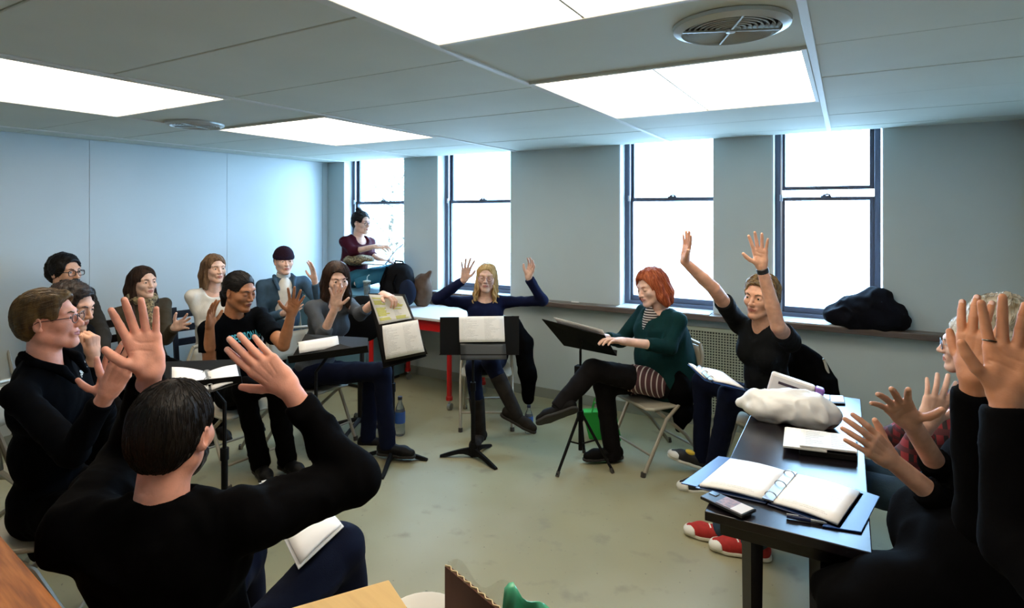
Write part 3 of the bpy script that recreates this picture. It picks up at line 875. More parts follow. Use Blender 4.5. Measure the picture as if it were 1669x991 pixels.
PEOPLE = []
def person(label, sp):
    """sp: hd (head centre), az/pitch/roll of the head, pel, face (torso direction), arms, legs, clothes"""
    g = sp.get
    hd = np.asarray(sp['hd'], float); hs = g('hs', 1.0); b = g('b', 1.0); hc_ = g('h', .0042)
    az = nrm(sp['az']) if hasattr(sp['az'], '__len__') else azdir(hd, sp['az']); pt = math.radians(g('pitch', 0)); rl = math.radians(g('roll', 0))
    f = az * math.cos(pt) - UP * math.sin(pt)
    up = UP * math.cos(pt) + az * math.sin(pt)
    rr = np.cross(f, up); up = up * math.cos(rl) + rr * math.sin(rl)
    M = head_matrix(hd, f, up, hs)
    pel = np.asarray(sp['pel'], float)
    fa = g('face', sp['az']); F = nrm(fa) if hasattr(fa, '__len__') else azdir(hd, fa)
    nb = np.asarray(g('nb', hd - up * (.155 * hs) - F * .03), float)     # neck base
    u = nrm(nb - pel); F = nrm(F - u * np.dot(F, u)); R = np.cross(F, u)
    L = np.linalg.norm(nb - pel)
    Rm = np.array([R, F, u])
    sw = g('sw', .185) * b
    shR, shL = g('shR', nb + R * sw - u * .055), g('shL', nb - R * sw - u * .055)
    off = np.array([pel[0], pel[1], 0.0])
    root = thing('person', label, 'person', off, group=None)
    sk, lip = sp['skin']
    # ---- the body, one mesh: head and neck, both arms with hands, and the trunk and legs under the clothes
    hsd = head_sdf(g('hp', {}))
    Minv = np.linalg.inv(M)
    nbl = xform(nb[None], Minv)[0]
    hsd.cap((0, -.022, -.045), nbl + (nbl - np.array([0, -.022, -.045])) * .25, .052 * g('neckr', 1), .060 * g('neckr', 1), k=.025)
    P, Q = hsd.mesh(hc_ / hs)
    lp = ((np.abs(P[:, 0]) < .0235) & (P[:, 1] > .0845) & (np.abs(P[:, 2] + .0615) < .0125 - .28 * np.abs(P[:, 0]))).astype(int)
    hp_, hq_ = xform(P, M), Q
    parts = [(hp_, hq_)]
    arms = []; nail_list = []
    for side, key, shp in ((1, 'R', shR), (-1, 'L', shL)):
        a = sp['arm' + key]
        el, wr = np.asarray(a['el'], float), np.asarray(a['wr'], float)
        hd_, pn = a['dir'], a['palm']
        arms.append((shp, el, wr, a, side))
        if a.get('hide'): continue
        hsz = a.get('hs', 1.0)
        s = S(.01)
        sv = a.get('sleeve', g('sleeve', 1.0))
        ru, rf, rw = .044 * b, .039 * b * (1 if sv < .6 else .80), .0265 * hsz
        bare = g('sleeve', 1.0) < .6
        if bare:
            s.cap(shp, el, ru * 1.12, rf * 1.05, .02)
        mid = el + (wr - el) * .35
        s.chain([el, mid, wr], [rf, rf * 1.0, rw], .005)
        s.cap(wr, wr + nrm(hd_) * .02, rw * .95, rw * .9, .006)
        hand(s, wr, hd_, np.asarray(pn, float), side, a.get('curl', .2), a.get('spread', .12), a.get('thumb', .6), hsz, a.get('curls'))
        hp0, hq0 = s.mesh(a.get('h', g('hh', .0034)))
        parts.append((crease(hp0, hq0, s), hq0))
        if a.get('nails'): nail_list += s.nails
    core = S(.04)
    core.ell(pel + u * .02, np.array([.135, .095, .10]) * b, Rm).ell(pel + u * L * .4, np.array([.115, .085, .15]) * b, Rm).ell(pel + u * L * .74, np.array([.135, .092, .13]) * b, Rm)
    core.cap(nb - u * .07, nb + u * .03, .055, .05)
    core.cap(shR, shL, .04 * b, .04 * b, .04)
    for shp, el, wr, a, side in arms: core.cap(shp, el, .038 * b, .034 * b, .03)
    legs = []
    for side, key in ((1, 'R'), (-1, 'L')):
        lg = g('leg' + key)
        hip = pel + R * side * .088 * b - u * .015
        if lg is None:
            kn = hip + F * .43 + R * side * .05; kn[2] = .50
            an = kn + F * .03; an[2] = .088
            lg = (kn, an, F)
        kn, an, toe = (np.asarray(q, float) for q in lg[:3])
        legs.append((hip, kn, an, toe, lg[3] if len(lg) > 3 else UP))
        core.cap(hip, kn, .062 * b, .045 * b, .03).cap(kn, an, .045 * b, .033 * b, .03)
    parts.append(core.mesh(.014))
    P, Q = join(parts)
    mi = np.zeros(len(Q), int)
    mi[:len(hq_)] = lp[hq_].min(1)
    mesh_obj('body', P, Q, [sk, lip], root, True, midx=mi, offset=off)
    for c_, x_, v_, o_, r_ in nail_list:
        s = S(.001); s.ell(c_, (r_, r_ * 1.25, .0022), np.array([nrm(np.cross(v_, o_)), v_, o_])); pn_, qn_ = s.mesh(.0016)
        mesh_obj('fingernail', pn_, qn_, mat('nail', 'd8ab9c', .35), root, True, offset=off)
    # ---- eyes and brows
    hp = g('hp', {})
    hcol = sp['hairm']
    for e in (-1, 1):
        if hp.get('lid', .0045) > 0:
            th = [(i * pi / 10, j * 2 * pi / 16) for i in range(1, 10) for j in range(16)]
            mbx = MB().lathe([(.0128 * math.sin(a) , -.0128 * math.cos(a)) for a in np.linspace(.15, pi - .15, 9)], 14)
            mbx.v = [np.array([e * .0315, .0745, .0038]) + q for q in mbx.v]
            mbx.v = [xform(q[None], M)[0] for q in mbx.v]
            eye = mbx.build('eye', mat('eye_white', 'd9d4cc', .25), root, True, offset=off)
            look = g('look', (0, 0))
            c = np.array([e * .0315 + look[0], .0745 + .0119, .0038 + look[1]])
            iv = [c] + [c + np.array([math.cos(k * pi / 6) * .0062, -.0008, math.sin(k * pi / 6) * .0062]) for k in range(12)]
            iv = [xform((q + np.array([0, .0010, 0]))[None], M)[0] for q in iv]
            mesh_obj('iris', iv, [(0, k + 1, (k + 1) % 12 + 1) for k in range(12)], mat('iris', g('iris', '2c1d14'), .2), eye, True, offset=off)
        else:
            mbx = MB().tube([(e * .019, .0865, .001), (e * .0315, .0898, -.0035), (e * .045, .084, .0005)], [.0008, .0015, .0008], 6)
            mbx.v = [xform(q[None], M)[0] for q in mbx.v]
            mbx.build('eyelashes', mat('lashes', '2a1d18', .7), root, True, offset=off)
        mbx = MB().tube([(e * .014, .0925, .0215), (e * .030, .0885, .0275), (e * .047, .0745, .0240)], [.0028, .0032, .0014], 6)
        mbx.v = [xform(q[None], M)[0] for q in mbx.v]
        mbx.build('eyebrow', g('browm', hcol), root, True, offset=off)
    # ---- hair
    if g('hair'):
        P, Q = hair_mesh(g('hair'), None)
        mesh_obj('hair', xform(P, M), Q, hcol, root, True, offset=off)
    if g('beard'):
        s = head_sdf(hp); s2 = S(.0)
        t = g('beard')
        s2.ell((0, .030, -.060), (.064, .066, .062)).ell((0, .072, -.092), (.026, .026, .026), k=.02)
        s2.cap((-.026, .083, -.049), (.026, .083, -.049), .011, k=.01)
        s2.ell((0, .10, -.0615), (.020, .03, .0075), k=.004, op='sub')
        for e in (-1, 1): s2.ell((e * .040, .075, -.018), (.034, .045, .032), k=.008, op='sub')
        s2.ell((0, .11, -.022), (.022, .03, .022), k=.004, op='sub')
        s2.ell((0, -.05, -.04), (.10, .045, .1), k=.01, op='sub')
        P, Q = s2.mesh(.004); N = normals(P, Q)
        P = P + N * (vn(P, 160, 4) * .002)[:, None]
        mesh_obj('beard', xform(P, M), Q, hcol, root, True, offset=off)
    if g('glasses'): glasses(root, off, M, **g('glasses'))
    # ---- top
    fat = g('fat', 1.0)
    s = S(.05)
    wa = np.array([b * fat, b * fat, 1])
    s.ell(pel + u * .03, np.array([.168, .128, .12]) * wa, Rm)
    s.ell(pel + u * L * .36, np.array([.150, .122, .17]) * wa, Rm)
    s.ell(pel + u * L * .72, np.array([.165, .118, .15]) * wa, Rm)
    s.cap(nb - u * .042 + R * .035, shR, .058 * b, .046 * b, .055).cap(nb - u * .042 - R * .035, shL, .058 * b, .046 * b, .055)
    s.cap(nb - u * .06 - F * .01, nb - u * .015, .085 * b, .062 * b, .04)
    if g('bust'):
        for e in (-1, 1): s.ell(pel + u * L * .66 + F * .075 * b + R * e * .07 * b, np.array([.068, .060, .065]) * g('bust'), Rm, k=.05)
    sl = g('sleeve', 1.0)
    slr = g('slr', 1.0)
    for shp, el, wr, a, side in arms:
        sl_ = a.get('sleeve', sl)
        if sl_ >= .55:
            s.cap(shp, el, .050 * b * slr, .047 * b * slr, .035)
            t = (sl_ - .5) * 2
            s.cap(el, el + (wr - el) * t, .048 * b * slr, .048 * b * slr + (.037 - .048 * b * slr) * t, .02, cut=True)
        elif sl_ > 0:
            s.cap(shp, shp + (el - shp) * sl_ * 2, .057 * b * slr, .058 * b * slr, .035, cut=True)
    for c_, r_, w_ in g('topx', []): s.cap(c_, r_, w_[0], w_[1], .05)
    nk = g('neckline', 'crew')
    ntop = hd - up * .03
    nr = {'crew': .060, 'v': .060, 'turtle': .0, 'scoop': .085, 'collar': .066}[nk] * g('neckr', 1)
    if nr:
        s.cap(nb + u * .0 + F * .012, ntop, nr, nr, .012, op='sub')
        if nk == 'v':
            s.cap(nb + F * .075 * b + u * .0, nb + F * .15 * b - u * .11, .040, .008, .012, op='sub')
        if nk == 'scoop': s.ell(nb + F * .08 - u * .02, np.array([.085, .08, .055]), Rm, k=.01, op='sub')
    P, Q = s.mesh(g('ch', .0085))
    N = normals(P, Q)
    fo = g('folds', 1.0)
    st = (P - off) * np.array([1, 1, .6])
    wv_ = st + .03 * np.stack([vn(st, 7, 11), vn(st, 7, 12), vn(st, 7, 13)], 1)
    rid = 1 - np.abs(vn(wv_, 14, 2)) * 2
    P = P + N * ((vn(st, 8, 1) * .004 + rid * .0042 + vn(wv_, 40, 6) * .0014) * fo)[:, None]
    top = mesh_obj(g('topname', 'shirt'), P, Q, sp['topm'], root, True, offset=off)
    if nk == 'turtle':
        s = S(.02); s.cap(nb - u * .02, hd - up * .105 - f * .02, .066, .060, cut=True)
        s.cap(nb, hd - up * .02 - f * .02, .048, .048, .0, op='sub')
        P2, Q2 = s.mesh(.006); mesh_obj('collar', P2, Q2, sp.get('collarm', sp['topm']), top, True, offset=off)
    if False:
        pts = []
        for k in range(20):
            a = 2 * pi * k / 20
            pts.append(nb + u * (.028 - .022 * math.cos(a)) + (F * math.cos(a) + R * math.sin(a)) * (nr + .004) + F * .012)
        if nk == 'crew': MB().tube(pts, .007, 6, closed=True).build('neckband', sp.get('collarm', sp['topm']), top, True, offset=off)
    # ---- trousers
    s = S(.05)
    s.ell(pel - u * .005, np.array([.158, .122, .115]) * wa, Rm)
    lf = g('legf', 1.0)
    for hip, kn, an, toe, fu in legs:
        s.cap(hip, kn, .088 * b * lf, .064 * b * lf, .05)
        s.cap(kn, kn + (an - kn) * g('hem', 1.06), .064 * b * lf, .052 * b * lf * g('flare', 1.0), .03, cut=True)
    P, Q = s.mesh(.010)
    N = normals(P, Q)
    st = (P - off)
    wv_ = st + .03 * np.stack([vn(st, 7, 11), vn(st, 7, 12), vn(st, 7, 13)], 1)
    P = P + N * (vn(st, 10, 4) * .004 + (1 - np.abs(vn(wv_, 16, 5)) * 2) * .0035)[:, None]
    mesh_obj(g('botname', 'trousers'), P, Q, sp['botm'], root, True, offset=off)
    # ---- shoes
    kind = g('shoek', 'shoe')
    for (hip, kn, an, toe, fu) in legs:
        if g('noshoe'): continue
        if kind in ('boot', 'tall'):
            up_ = nrm(kn - an); s = S(.015); ln_ = .10 if kind == 'boot' else .27
            s.cap(an - up_ * .045, an + up_ * ln_, .046, .050 if kind == 'boot' else .060, cut=True); ps_, qs_ = s.mesh(.007)
            mesh_obj('boot_shaft', ps_, qs_, sp['shoem'], root, True, offset=off)
        shoe(root, off, an, toe, 'shoe' if kind in ('boot', 'tall') else kind, sp.get('shoem', M_shoe), sp.get('solem', M_sole), fu)
    info = dict(root=root, off=off, M=M, top=top, R=R, F=F, u=u, nb=nb, L=L, pel=pel, shR=shR, shL=shL, legs=legs, b=b)
    PEOPLE.append(info)
    return info
M_shoe = mat('shoe_leather', '080809', .55, var=.2, scale=20, spec=.2)
M_sole = mat('shoe_sole', '16140f', .7)
def A(el, wr, tip, palm, **k):
    el, wr, tip = W(*el) if len(el) == 3 and el[0] > 9 else np.array(el), W(*wr) if wr[0] > 9 else np.array(wr), W(*tip) if tip[0] > 9 else np.array(tip)
    return dict(el=el, wr=wr, dir=tip - wr, palm=V(wr, *palm), **k)
def LG(kn, an, toe, cross=False):
    kn = W(*kn); an = W(*an)
    t = V(an, *toe)
    if cross: sh_ = nrm(kn - an); t = nrm(t - sh_ * np.dot(t, sh_) * .35)
    return (kn, an, t, (kn - an)) if cross else (kn, an, t)
def Wp(u, d, z):
    """a point on the vertical through pixel column u at depth d"""
    p = W(u, CY, d); p[2] = z; return p
sk_pale = skin('pale', 'dab19c', 'b06d62'); sk_warm = skin('warm', 'd19d80', 'a5604f'); sk_rosy = skin('rosy', 'd99a84', 'a85a50')
sk_brown = skin('brown', 'a56f4d', '84483a'); sk_olive = skin('olive', 'c8957a', '96594a'); sk_tan = skin('tan', 'b97f5d', '8a4c3c')
h_dark = hair_mat('dark', '120d0b', '2a1d16'); h_black = hair_mat('black', '080708', '17120f'); h_brown = hair_mat('brown', '3c2d1c', '66502f')
h_lbrown = hair_mat('light_brown', '5a4230', '84684c'); h_blonde = hair_mat('blonde', '9c7a48', 'd2b27c'); h_red = hair_mat('red', '8a3f22', 'b4613a')
h_dbrown = hair_mat('deep_brown', '21150f', '3b281d'); h_sandy = hair_mat('sandy', '4a3824', '8a7048'); h_grey = hair_mat('grey', '9c968a', 'd9d6cc')
c_black = cloth('black', '050506', spec=.03, bump=.12); c_navyblk = cloth('blue_black', '05070b', spec=.03, bump=.12); c_navy = cloth('navy', '0d1330'); c_grey = cloth('grey', '42464a')
c_jean = cloth('dark_denim', '080f24', bscale=300); c_trou = cloth('black_trouser', '050506', spec=.03, bump=.12); c_denim = cloth('denim', '3a4f60', var=.2, bscale=260)
c_white = cloth('white_knit', 'd8d6ce'); c_teal = cloth('teal_knit', '082a2a'); c_burg = cloth('burgundy', '3c0d1a'); c_char = cloth('charcoal_brown', '2d2a26')
c_olive = cloth('olive_knit', '3b3428'); c_tealjean = cloth('teal_jean', '2f6273'); c_tights = cloth('black_tights', '0e0c0d', bump=.05)
def side_locks(x, y, z1, r=.03, y1=None, back=True, zb=None, out=.012):
    q = []
    for e in (-1, 1):
        q.append(([(e * .064, .0, .055), (e * (x - .002), y - .004, -.01), (e * (x + out * .5), y, z1 * .6), (e * (x + out), (y if y1 is None else y1), z1)], [.022, r * .8, r, r * .6], .018))
        if back: q.append(([(e * .045, -.07, .03), (e * .055, -.075, -.06), (e * .06, -.07, (zb or z1))], [.04, .042, .03], .03))
    return q

# --- blonde woman with both arms raised, in front of the second window
woman_blonde = person('blonde woman in a navy top with closed eyes and both arms raised', dict(
    hd=W(793, 453, 4.9), hs=1.0, az=-4, pitch=-2, roll=-3, b=.92, pel=Wp(793, 4.8, .53), face=0, skin=sk_pale, hairm=h_blonde, bust=1.0, sw=.195,
    hp=dict(lid=0, smile=.004), look=(0, 0), hair=dict(vol=.009, hairline=.052, facew=.060, part=.006, cover_ears=True, amp=.003, freq=110, locks=side_locks(.070, .012, -.19, .024, .045, zb=-.17), slen=.13, ns=800, szmin=-.14),
    glasses=dict(m=mat('rose_frame', '7a4a44', .4), rx=.023, rz=.017), topm=c_navy, topname='sweater', botm=c_jean, sleeve=.97, neckline='scoop',
    armR=A((713, 487, 4.78), (757, 456, 4.72), (763, 420, 4.70), (.1, 0, 1), spread=.22, thumb=.55, hs=.98, curl=.12),
    armL=A((884, 490, 4.80), (861, 452, 4.74), (871, 420, 4.70), (-.55, 0, .8), spread=.12, thumb=.5, hs=.95, curl=.3),
    legR=LG((772, 600, 4.38), (782, 704, 4.42), (-.35, 0, 1), True), legL=LG((800, 590, 4.30), (838, 668, 4.22), (.75, -.5, .3), True),
    shoek='tall', shoem=mat('boot_suede', '23201d', .85, var=.25, scale=15, bump=.3, spec=.1), hem=.58, botname='jeans'))
# loose curls
cur = woman_blonde
for i in range(12):
    e = -1 if i % 2 else 1; j = i // 2
    ph = i * 1.7; x0 = e * (.062 + .012 * (j % 3)); y0 = .055 - .022 * j
    pts = []
    for t in np.linspace(0, 1, 26):
        z = -.05 - .155 * t - .01 * (j % 2); a = ph + t * 11
        rr_ = .004 + .010 * t
        pts.append((x0 + e * .022 * t + rr_ * math.cos(a), y0 + .012 * t + rr_ * math.sin(a), z))
    mb = MB().tube(pts, [.009 * (1 - .45 * (k / 25.0)) for k in range(26)], 7)
    mb.v = [xform(q[None], cur['M'])[0] for q in mb.v]
    mb.build('curl', h_blonde, cur['root'], True, offset=cur['off'])

# --- red-haired woman, seated with crossed legs
woman_red = person('red-haired woman in a dark teal cardigan, legs crossed behind the tripod music stand', dict(
    hd=W(1061, 468, 4.08), hs=1.04, az=-48, pitch=14, roll=6, b=1.04, pel=Wp(1078, 4.1, .545), face=-52, skin=sk_pale, hairm=h_red, bust=1.2, fat=1.16, topx=[(Wp(1078, 4.1, .72), Wp(1092, 4.12, .52), (.19, .20)), (Wp(1096, 4.02, .84), Wp(1110, 4.05, .56), (.12, .13))],
    hp=dict(lid=0, smile=.003, jaw=1.06), hair=dict(vol=.015, hairline=.058, facew=.062, part=-.012, lift=.005, cover_ears=True, amp=.0045, freq=90,
    locks=side_locks(.078, .0, -.115, .034, -.01, zb=-.11, out=.022), slen=.13, ns=800, szmin=-.14), topm=c_teal, topname='cardigan', botm=c_tights, botname='tights', hem=1.2, sleeve=.8, neckline='scoop', legf=1.02,
    armL=A((1091, 566, 3.86), (1014, 556, 3.74), (985, 551, 3.68), (0, -1, .1), curl=.35, hs=.95, sleeve=.74),
    armR=A((1012, 556, 4.28), (975, 548, 4.05), (950, 543, 3.98), (0, -1, 0), curl=.3, hs=.95),
    legL=LG((966, 603, 3.86), (918, 656, 3.78), (-1, -.55, .1), True), legR=LG((984, 628, 4.02), (997, 728, 4.02), (-1, 0, .35)),
    shoek='boot', shoem=mat('boot_black', '080707', .65, var=.2, scale=15, spec=.12)))
p = woman_red
s = S(.03)                                                             # striped skirt over the thighs
for hip, kn, an, toe, fu in p['legs']: s.cap(hip - (kn - hip) * .1, hip + (kn - hip) * .52, .102, .092, .05, cut=True)
s.ell(p['pel'], (.185, .15, .11), np.array([p['R'], p['F'], p['u']]))
P_, Q_ = s.mesh(.009)
mesh_obj('skirt', P_, Q_, mat_stripes('skirt_stripes', '4a2a2c', 'c9bfb2', 34, 0, .22), p['root'], True, offset=p['off'])
s = S(.02); s.ell(p['pel'] + p['u'] * p['L'] * .70 + p['F'] * .045, (.075, .105, .22), np.array([p['R'], p['F'], p['u']]))
s.cap(p['nb'] + p['F'] * .02, p['nb'] + p['u'] * .15, .075, .075, .01, op='sub')
P_, Q_ = s.mesh(.008)
mesh_obj('blouse', P_, Q_, mat_stripes('blouse_print', '2b2223', 'cdc4bd', 60, 2, .35), p['root'], True, offset=p['off'])

# --- person in a black T-shirt, both arms up
person_tee = person('short-haired person in a black V-neck T-shirt with both bare arms raised high', dict(
    hd=W(1240, 484, 3.45), hs=1.06, az=-28, pitch=2, roll=-4, b=.96, pel=Wp(1252, 3.6, .54), face=-38, skin=sk_warm, hairm=h_sandy, iris='3a3a30', bust=.9,
    hp=dict(smile=.006), hair=dict(vol=.014, hairline=.064, facew=.064, nape=-.055, sweep='side', amp=.005, freq=80), topm=cloth('washed_black', '101214'), botm=c_jean, botname='jeans',
    sleeve=.32, neckline='v', topname='t_shirt',
    armR=A((1163, 470, 3.38), (1116, 426, 3.30), (1122, 387, 3.26), (-.85, .1, .45), spread=.16, curl=.08, thumb=.5, hs=.96),
    armL=A((1268, 532, 3.14), (1241, 434, 3.10), (1236, 381, 3.08), (0, .1, 1), spread=.17, curl=.06, thumb=.75, hs=.98),
    legR=LG((1146, 622, 3.76), (1143, 742, 3.86), (-1, .35, .25)), legL=LG((1190, 645, 3.42), (1160, 779, 3.60), (-1, 0, .2)),
    shoek='sneaker', shoem=mat('sneaker_black', '17181a', .7), solem=mat('rubber_white', 'dcdcd4', .5)))
p = person_tee
wv = nrm(p['root'].location) if False else None
a0, a1 = W(1241, 434, 3.10), W(1268, 532, 3.14); dv = nrm(a1 - a0)
MB().tube([a0 + dv * .012, a0 + dv * .016, a0 + dv * .036, a0 + dv * .040], [.027, .031, .031, .028], 16).build('wristband', M_black, p['root'], True, offset=p['off'])

c_ = W(1125, 737, 3.70); vr_, vu_, vt_ = los(c_)
s = S(.004); s.ell(c_, (.030, .016, .020), np.array([nrm(vr_ - vu_ * .3), nrm(vu_ + vr_ * .3), vt_])); P_, Q_ = s.mesh(.004)
mesh_obj('shoe_patch', P_, Q_, mat('yellow_patch', 'd6b63a', .6), p['root'], True, offset=p['off'])

# --- woman with a hand before her face
woman_hand = person('dark-haired woman in a grey sweater holding a spread hand before her face', dict(
    hd=W(549, 455, 4.25), hs=1.0, az=16, pitch=10, b=.96, pel=Wp(512, 4.35, .54), face=42, skin=sk_pale, hairm=h_dbrown, bust=1.05, hp=dict(lid=.003),
    hair=dict(vol=.014, hairline=.054, facew=.056, part=.02, cover_ears=True, amp=.0025, freq=100, locks=side_locks(.072, .01, -.20, .032, .03, zb=-.20), slen=.13, ns=800, szmin=-.14),
    topm=c_grey, topname='sweater', botm=c_jean, botname='jeans', sleeve=.62, neckline='scoop',
    armR=A((527, 545, 3.98), (547, 500, 3.92), (551, 455, 3.86), (0, .05, 1), spread=.24, curl=.12, thumb=.7, hs=.97),
    armL=A((588, 512, 4.10), (624, 480, 3.98), (640, 484, 3.93), (.0, -1, 0), curl=.75, spread=.05, hs=.95),
    legR=LG((622, 606, 4.02), (632, 722, 4.06), (1, 0, .5)), legL=LG((606, 606, 4.3), (600, 712, 4.34), (1, 0, .3)), flare=1.1))

# --- woman in a printed black T-shirt
woman_tee = person('woman in a black T-shirt with blue lettering, hair tied back, both hands raised', dict(
    hd=W(391, 475, 3.8), hs=1.04, az=42, pitch=12, b=.94, pel=Wp(392, 3.9, .54), face=30, skin=sk_brown, hairm=h_black, bust=.95,
    hp=dict(lid=0, open=.001), hair=dict(vol=.006, hairline=.056, facew=.064, sweep='back', amp=.0015, nape=None, locks=[([(0, -.10, -.01), (0, -.125, -.05), (0, -.12, -.12)], [.03, .028, .016], .02)]),
    topm=c_navyblk, topname='t_shirt', botm=c_trou, sleeve=.36, neckline='crew', slr=1.1,
    armR=A((341, 586, 3.68), (342, 532, 3.62), (345, 494, 3.58), (.75, 0, .6), spread=.16, curl=.15, hs=.95),
    armL=A((462, 563, 3.64), (475, 512, 3.60), (485, 473, 3.56), (-.15, .1, 1), spread=.24, curl=.08, thumb=.8, hs=.98),
    legR=LG((398, 632, 3.5), (424, 752, 3.76), (.3, 0, 1)), legL=LG((448, 626, 3.52), (468, 745, 3.82), (.6, 0, 1)), flare=1.25))

# --- man in a denim jacket and beanie
man_beanie = person('man in a blue denim jacket, white turtleneck and dark beanie', dict(
    hd=W(463, 426, 5.3), hs=1.0, az=14, b=1.0, pel=Wp(462, 5.4, .54), face=12, skin=sk_pale, hairm=h_dark, hp=dict(smile=.003), hair=dict(vol=.004, hairline=.05, facew=.066, nape=-.03),
    topm=c_denim, topname='denim_jacket', botm=c_trou, sleeve=.95, neckline='turtle', collarm=c_white,
    armR=A((428, 523, 5.2), (464, 510, 5.0), (486, 500, 4.96), (0, .2, -1), curl=.3),
    armL=A((524, 500, 5.2), (513, 458, 5.12), (508, 422, 5.08), (-.8, 0, .5), curl=.15, spread=.15, thumb=.6)))
p = man_beanie
s = S(.02); s.ell((0, -.016, .050), (.088, .108, .092), k=0); s.plane((0, 0, .034), (0, -.15, -1))
s.p.insert(1, s.p[0])
P_, Q_ = s.mesh(.005); N_ = normals(P_, Q_); an_ = np.arctan2(P_[:, 0], P_[:, 1])
P_ = P_ + N_ * (np.sin(an_ * 46) * .0012)[:, None]
bn = mesh_obj('beanie', xform(P_, p['M']), Q_, cloth('beanie_knit', '241420'), p['root'], True, offset=p['off'])
mb = MB().lathe([(.084, .028), (.0925, .032), (.094, .05), (.090, .066), (.082, .068)], 40, cap=False)
mb.v = [xform((q * np.array([1, 1.2, 1]) + np.array([0, -.016, -.15 * q[1] - .002]))[None], p['M'])[0] for q in mb.v]
mb.build('cuff', cloth('beanie_cuff', '1c1020'), bn, True, offset=p['off'])
s = S(.02); s.ell(p['pel'] + p['u'] * p['L'] * .62 + p['F'] * .055, (.092, .075, .25), np.array([p['R'], p['F'], p['u']]))
P_, Q_ = s.mesh(.008); mesh_obj('turtleneck', P_, Q_, c_white, p['root'], True, offset=p['off'])
for e in (-1, 1):                                                       # jacket collar
    c0 = p['nb'] + p['R'] * e * .035 + p['F'] * .085 - p['u'] * .03
    s = S(.01); s.chain([p['nb'] + p['R'] * e * .075 - p['F'] * .02 + p['u'] * .02, p['nb'] + p['R'] * e * .085 + p['F'] * .05 + p['u'] * .005, p['nb'] + p['R'] * e * .065 + p['F'] * .115 - p['u'] * .07], [.018, .020, .014])
    P_, Q_ = s.mesh(.006); mesh_obj('lapel', P_, Q_, c_denim, p['root'], True, offset=p['off'])

# --- woman in white
woman_white = person('woman with long light-brown hair in a white knit top against the left wall', dict(
    hd=W(350, 438, 4.8), hs=.98, az=24, b=.9, pel=Wp(345, 4.9, .54), face=22, skin=sk_pale, hairm=h_lbrown, bust=.95, hp={},
    hair=dict(vol=.008, hairline=.054, facew=.058, part=.005, cover_ears=True, amp=.002, freq=110, locks=side_locks(.064, .005, -.16, .022, .02, zb=-.17), slen=.13, ns=800, szmin=-.14),
    topm=c_white, topname='knit_top', botm=c_trou, sleeve=.95, neckline='scoop',
    armR=A((328, 525, 4.75), (345, 562, 4.6), (362, 566, 4.55), (0, -1, 0)), armL=A((380, 525, 4.75), (372, 560, 4.58), (358, 568, 4.53), (0, -1, 0))))

# --- woman with the scarf
woman_scarf = person('woman with long dark hair and a leopard-print scarf beside the dark wooden chair back', dict(
    hd=W(234, 460, 4.45), hs=1.0, az=30, b=.92, pel=Wp(238, 4.5, .54), face=28, skin=sk_pale, hairm=h_dbrown, bust=.95, hp=dict(lid=.0035),
    hair=dict(vol=.008, hairline=.056, facew=.058, part=-.003, cover_ears=True, amp=.002, freq=110, locks=side_locks(.066, .0, -.24, .026, .03, zb=-.24, out=.03), slen=.13, ns=800, szmin=-.14),
    topm=c_olive, topname='jacket', botm=c_trou, sleeve=.95, neckline='crew',
    armL=A((270, 552, 4.28), (285, 533, 4.2), (311, 523, 4.15), (-.05, .25, 1), spread=.22, curl=.15, thumb=.8, hs=.98),
    armR=A((205, 560, 4.35), (225, 585, 4.15), (245, 588, 4.1), (0, -1, 0))))
p = woman_scarf
M_leo = mat('leopard_scarf', '9c8a66', .9, col2='2f2820', scale=70, bump=.4, bscale=60)
s = S(.015)
for k in range(12):
    a = 2 * pi * k / 12; a2 = 2 * pi * (k + 1) / 12
    q = lambda t: p['nb'] + p['u'] * (.045 - .03 * math.cos(t)) + (p['F'] * math.cos(t) * 1.05 + p['R'] * math.sin(t)) * .078 + p['F'] * .012
    s.cap(q(a), q(a2), .027, .027, .01)
s.chain([p['nb'] + p['F'] * .10, p['nb'] + p['F'] * .15 - p['u'] * .13 + p['R'] * .02, p['nb'] + p['F'] * .16 - p['u'] * .26 + p['R'] * .03], [.035, .035, .03], .02)
P_, Q_ = s.mesh(.006); N_ = normals(P_, Q_); P_ = P_ + N_ * (vn(P_, 50, 8) * .006)[:, None]
mesh_obj('scarf', P_, Q_, M_leo, p['root'], True, offset=p['off'])

# --- man by the left wall with glasses and beard
man_wall = person('bearded man with dark-framed glasses in a charcoal sweater by the left wall', dict(
    hd=W(106, 444, 4.25), hs=1.06, az=40, b=1.0, pel=Wp(104, 4.4, .54), face=35, skin=sk_warm, hairm=h_black, hp=dict(open=.001), beard=True,
    hair=dict(vol=.017, hairline=.06, facew=.062, nape=-.07, sweep='side', amp=.006, freq=60, cover_ears=True), glasses=dict(m=M_black, rx=.025, rz=.018, tube=.0026, square=True),
    topm=c_char, topname='sweater', botm=c_trou, sleeve=.95, neckline='crew',
    armL=A((168, 548, 4.05), (165, 600, 3.85), (175, 615, 3.8), (0, -1, 0)), armR=A((70, 560, 4.0), (110, 610, 3.8), (130, 620, 3.75), (0, -1, 0))))
# --- man behind the blond-brown man, fist at his mouth
man_fist = person('dark-haired man leaning a fist on his mouth, half hidden behind the man in glasses', dict(
    hd=W(117, 500, 2.95), hs=1.0, az=52, pitch=14, b=.98, pel=Wp(85, 3.05, .53), face=55, skin=sk_warm, hairm=h_dark, hp={}, hair=dict(vol=.013, hairline=.056, facew=.064, nape=-.06, sweep='side', amp=.004, cover_ears=True),
    topm=c_black, topname='sweater', botm=c_trou, sleeve=.9, neckline='crew',
    armR=A((135, 650, 2.72), (152, 580, 2.70), (152, 545, 2.70), (-.6, .1, -.6), curl=1.35, thumb=.2, spread=.02, hs=.95), armL=A((175, 660, 2.85), (215, 690, 2.7), (235, 695, 2.68), (0, -1, 0))))

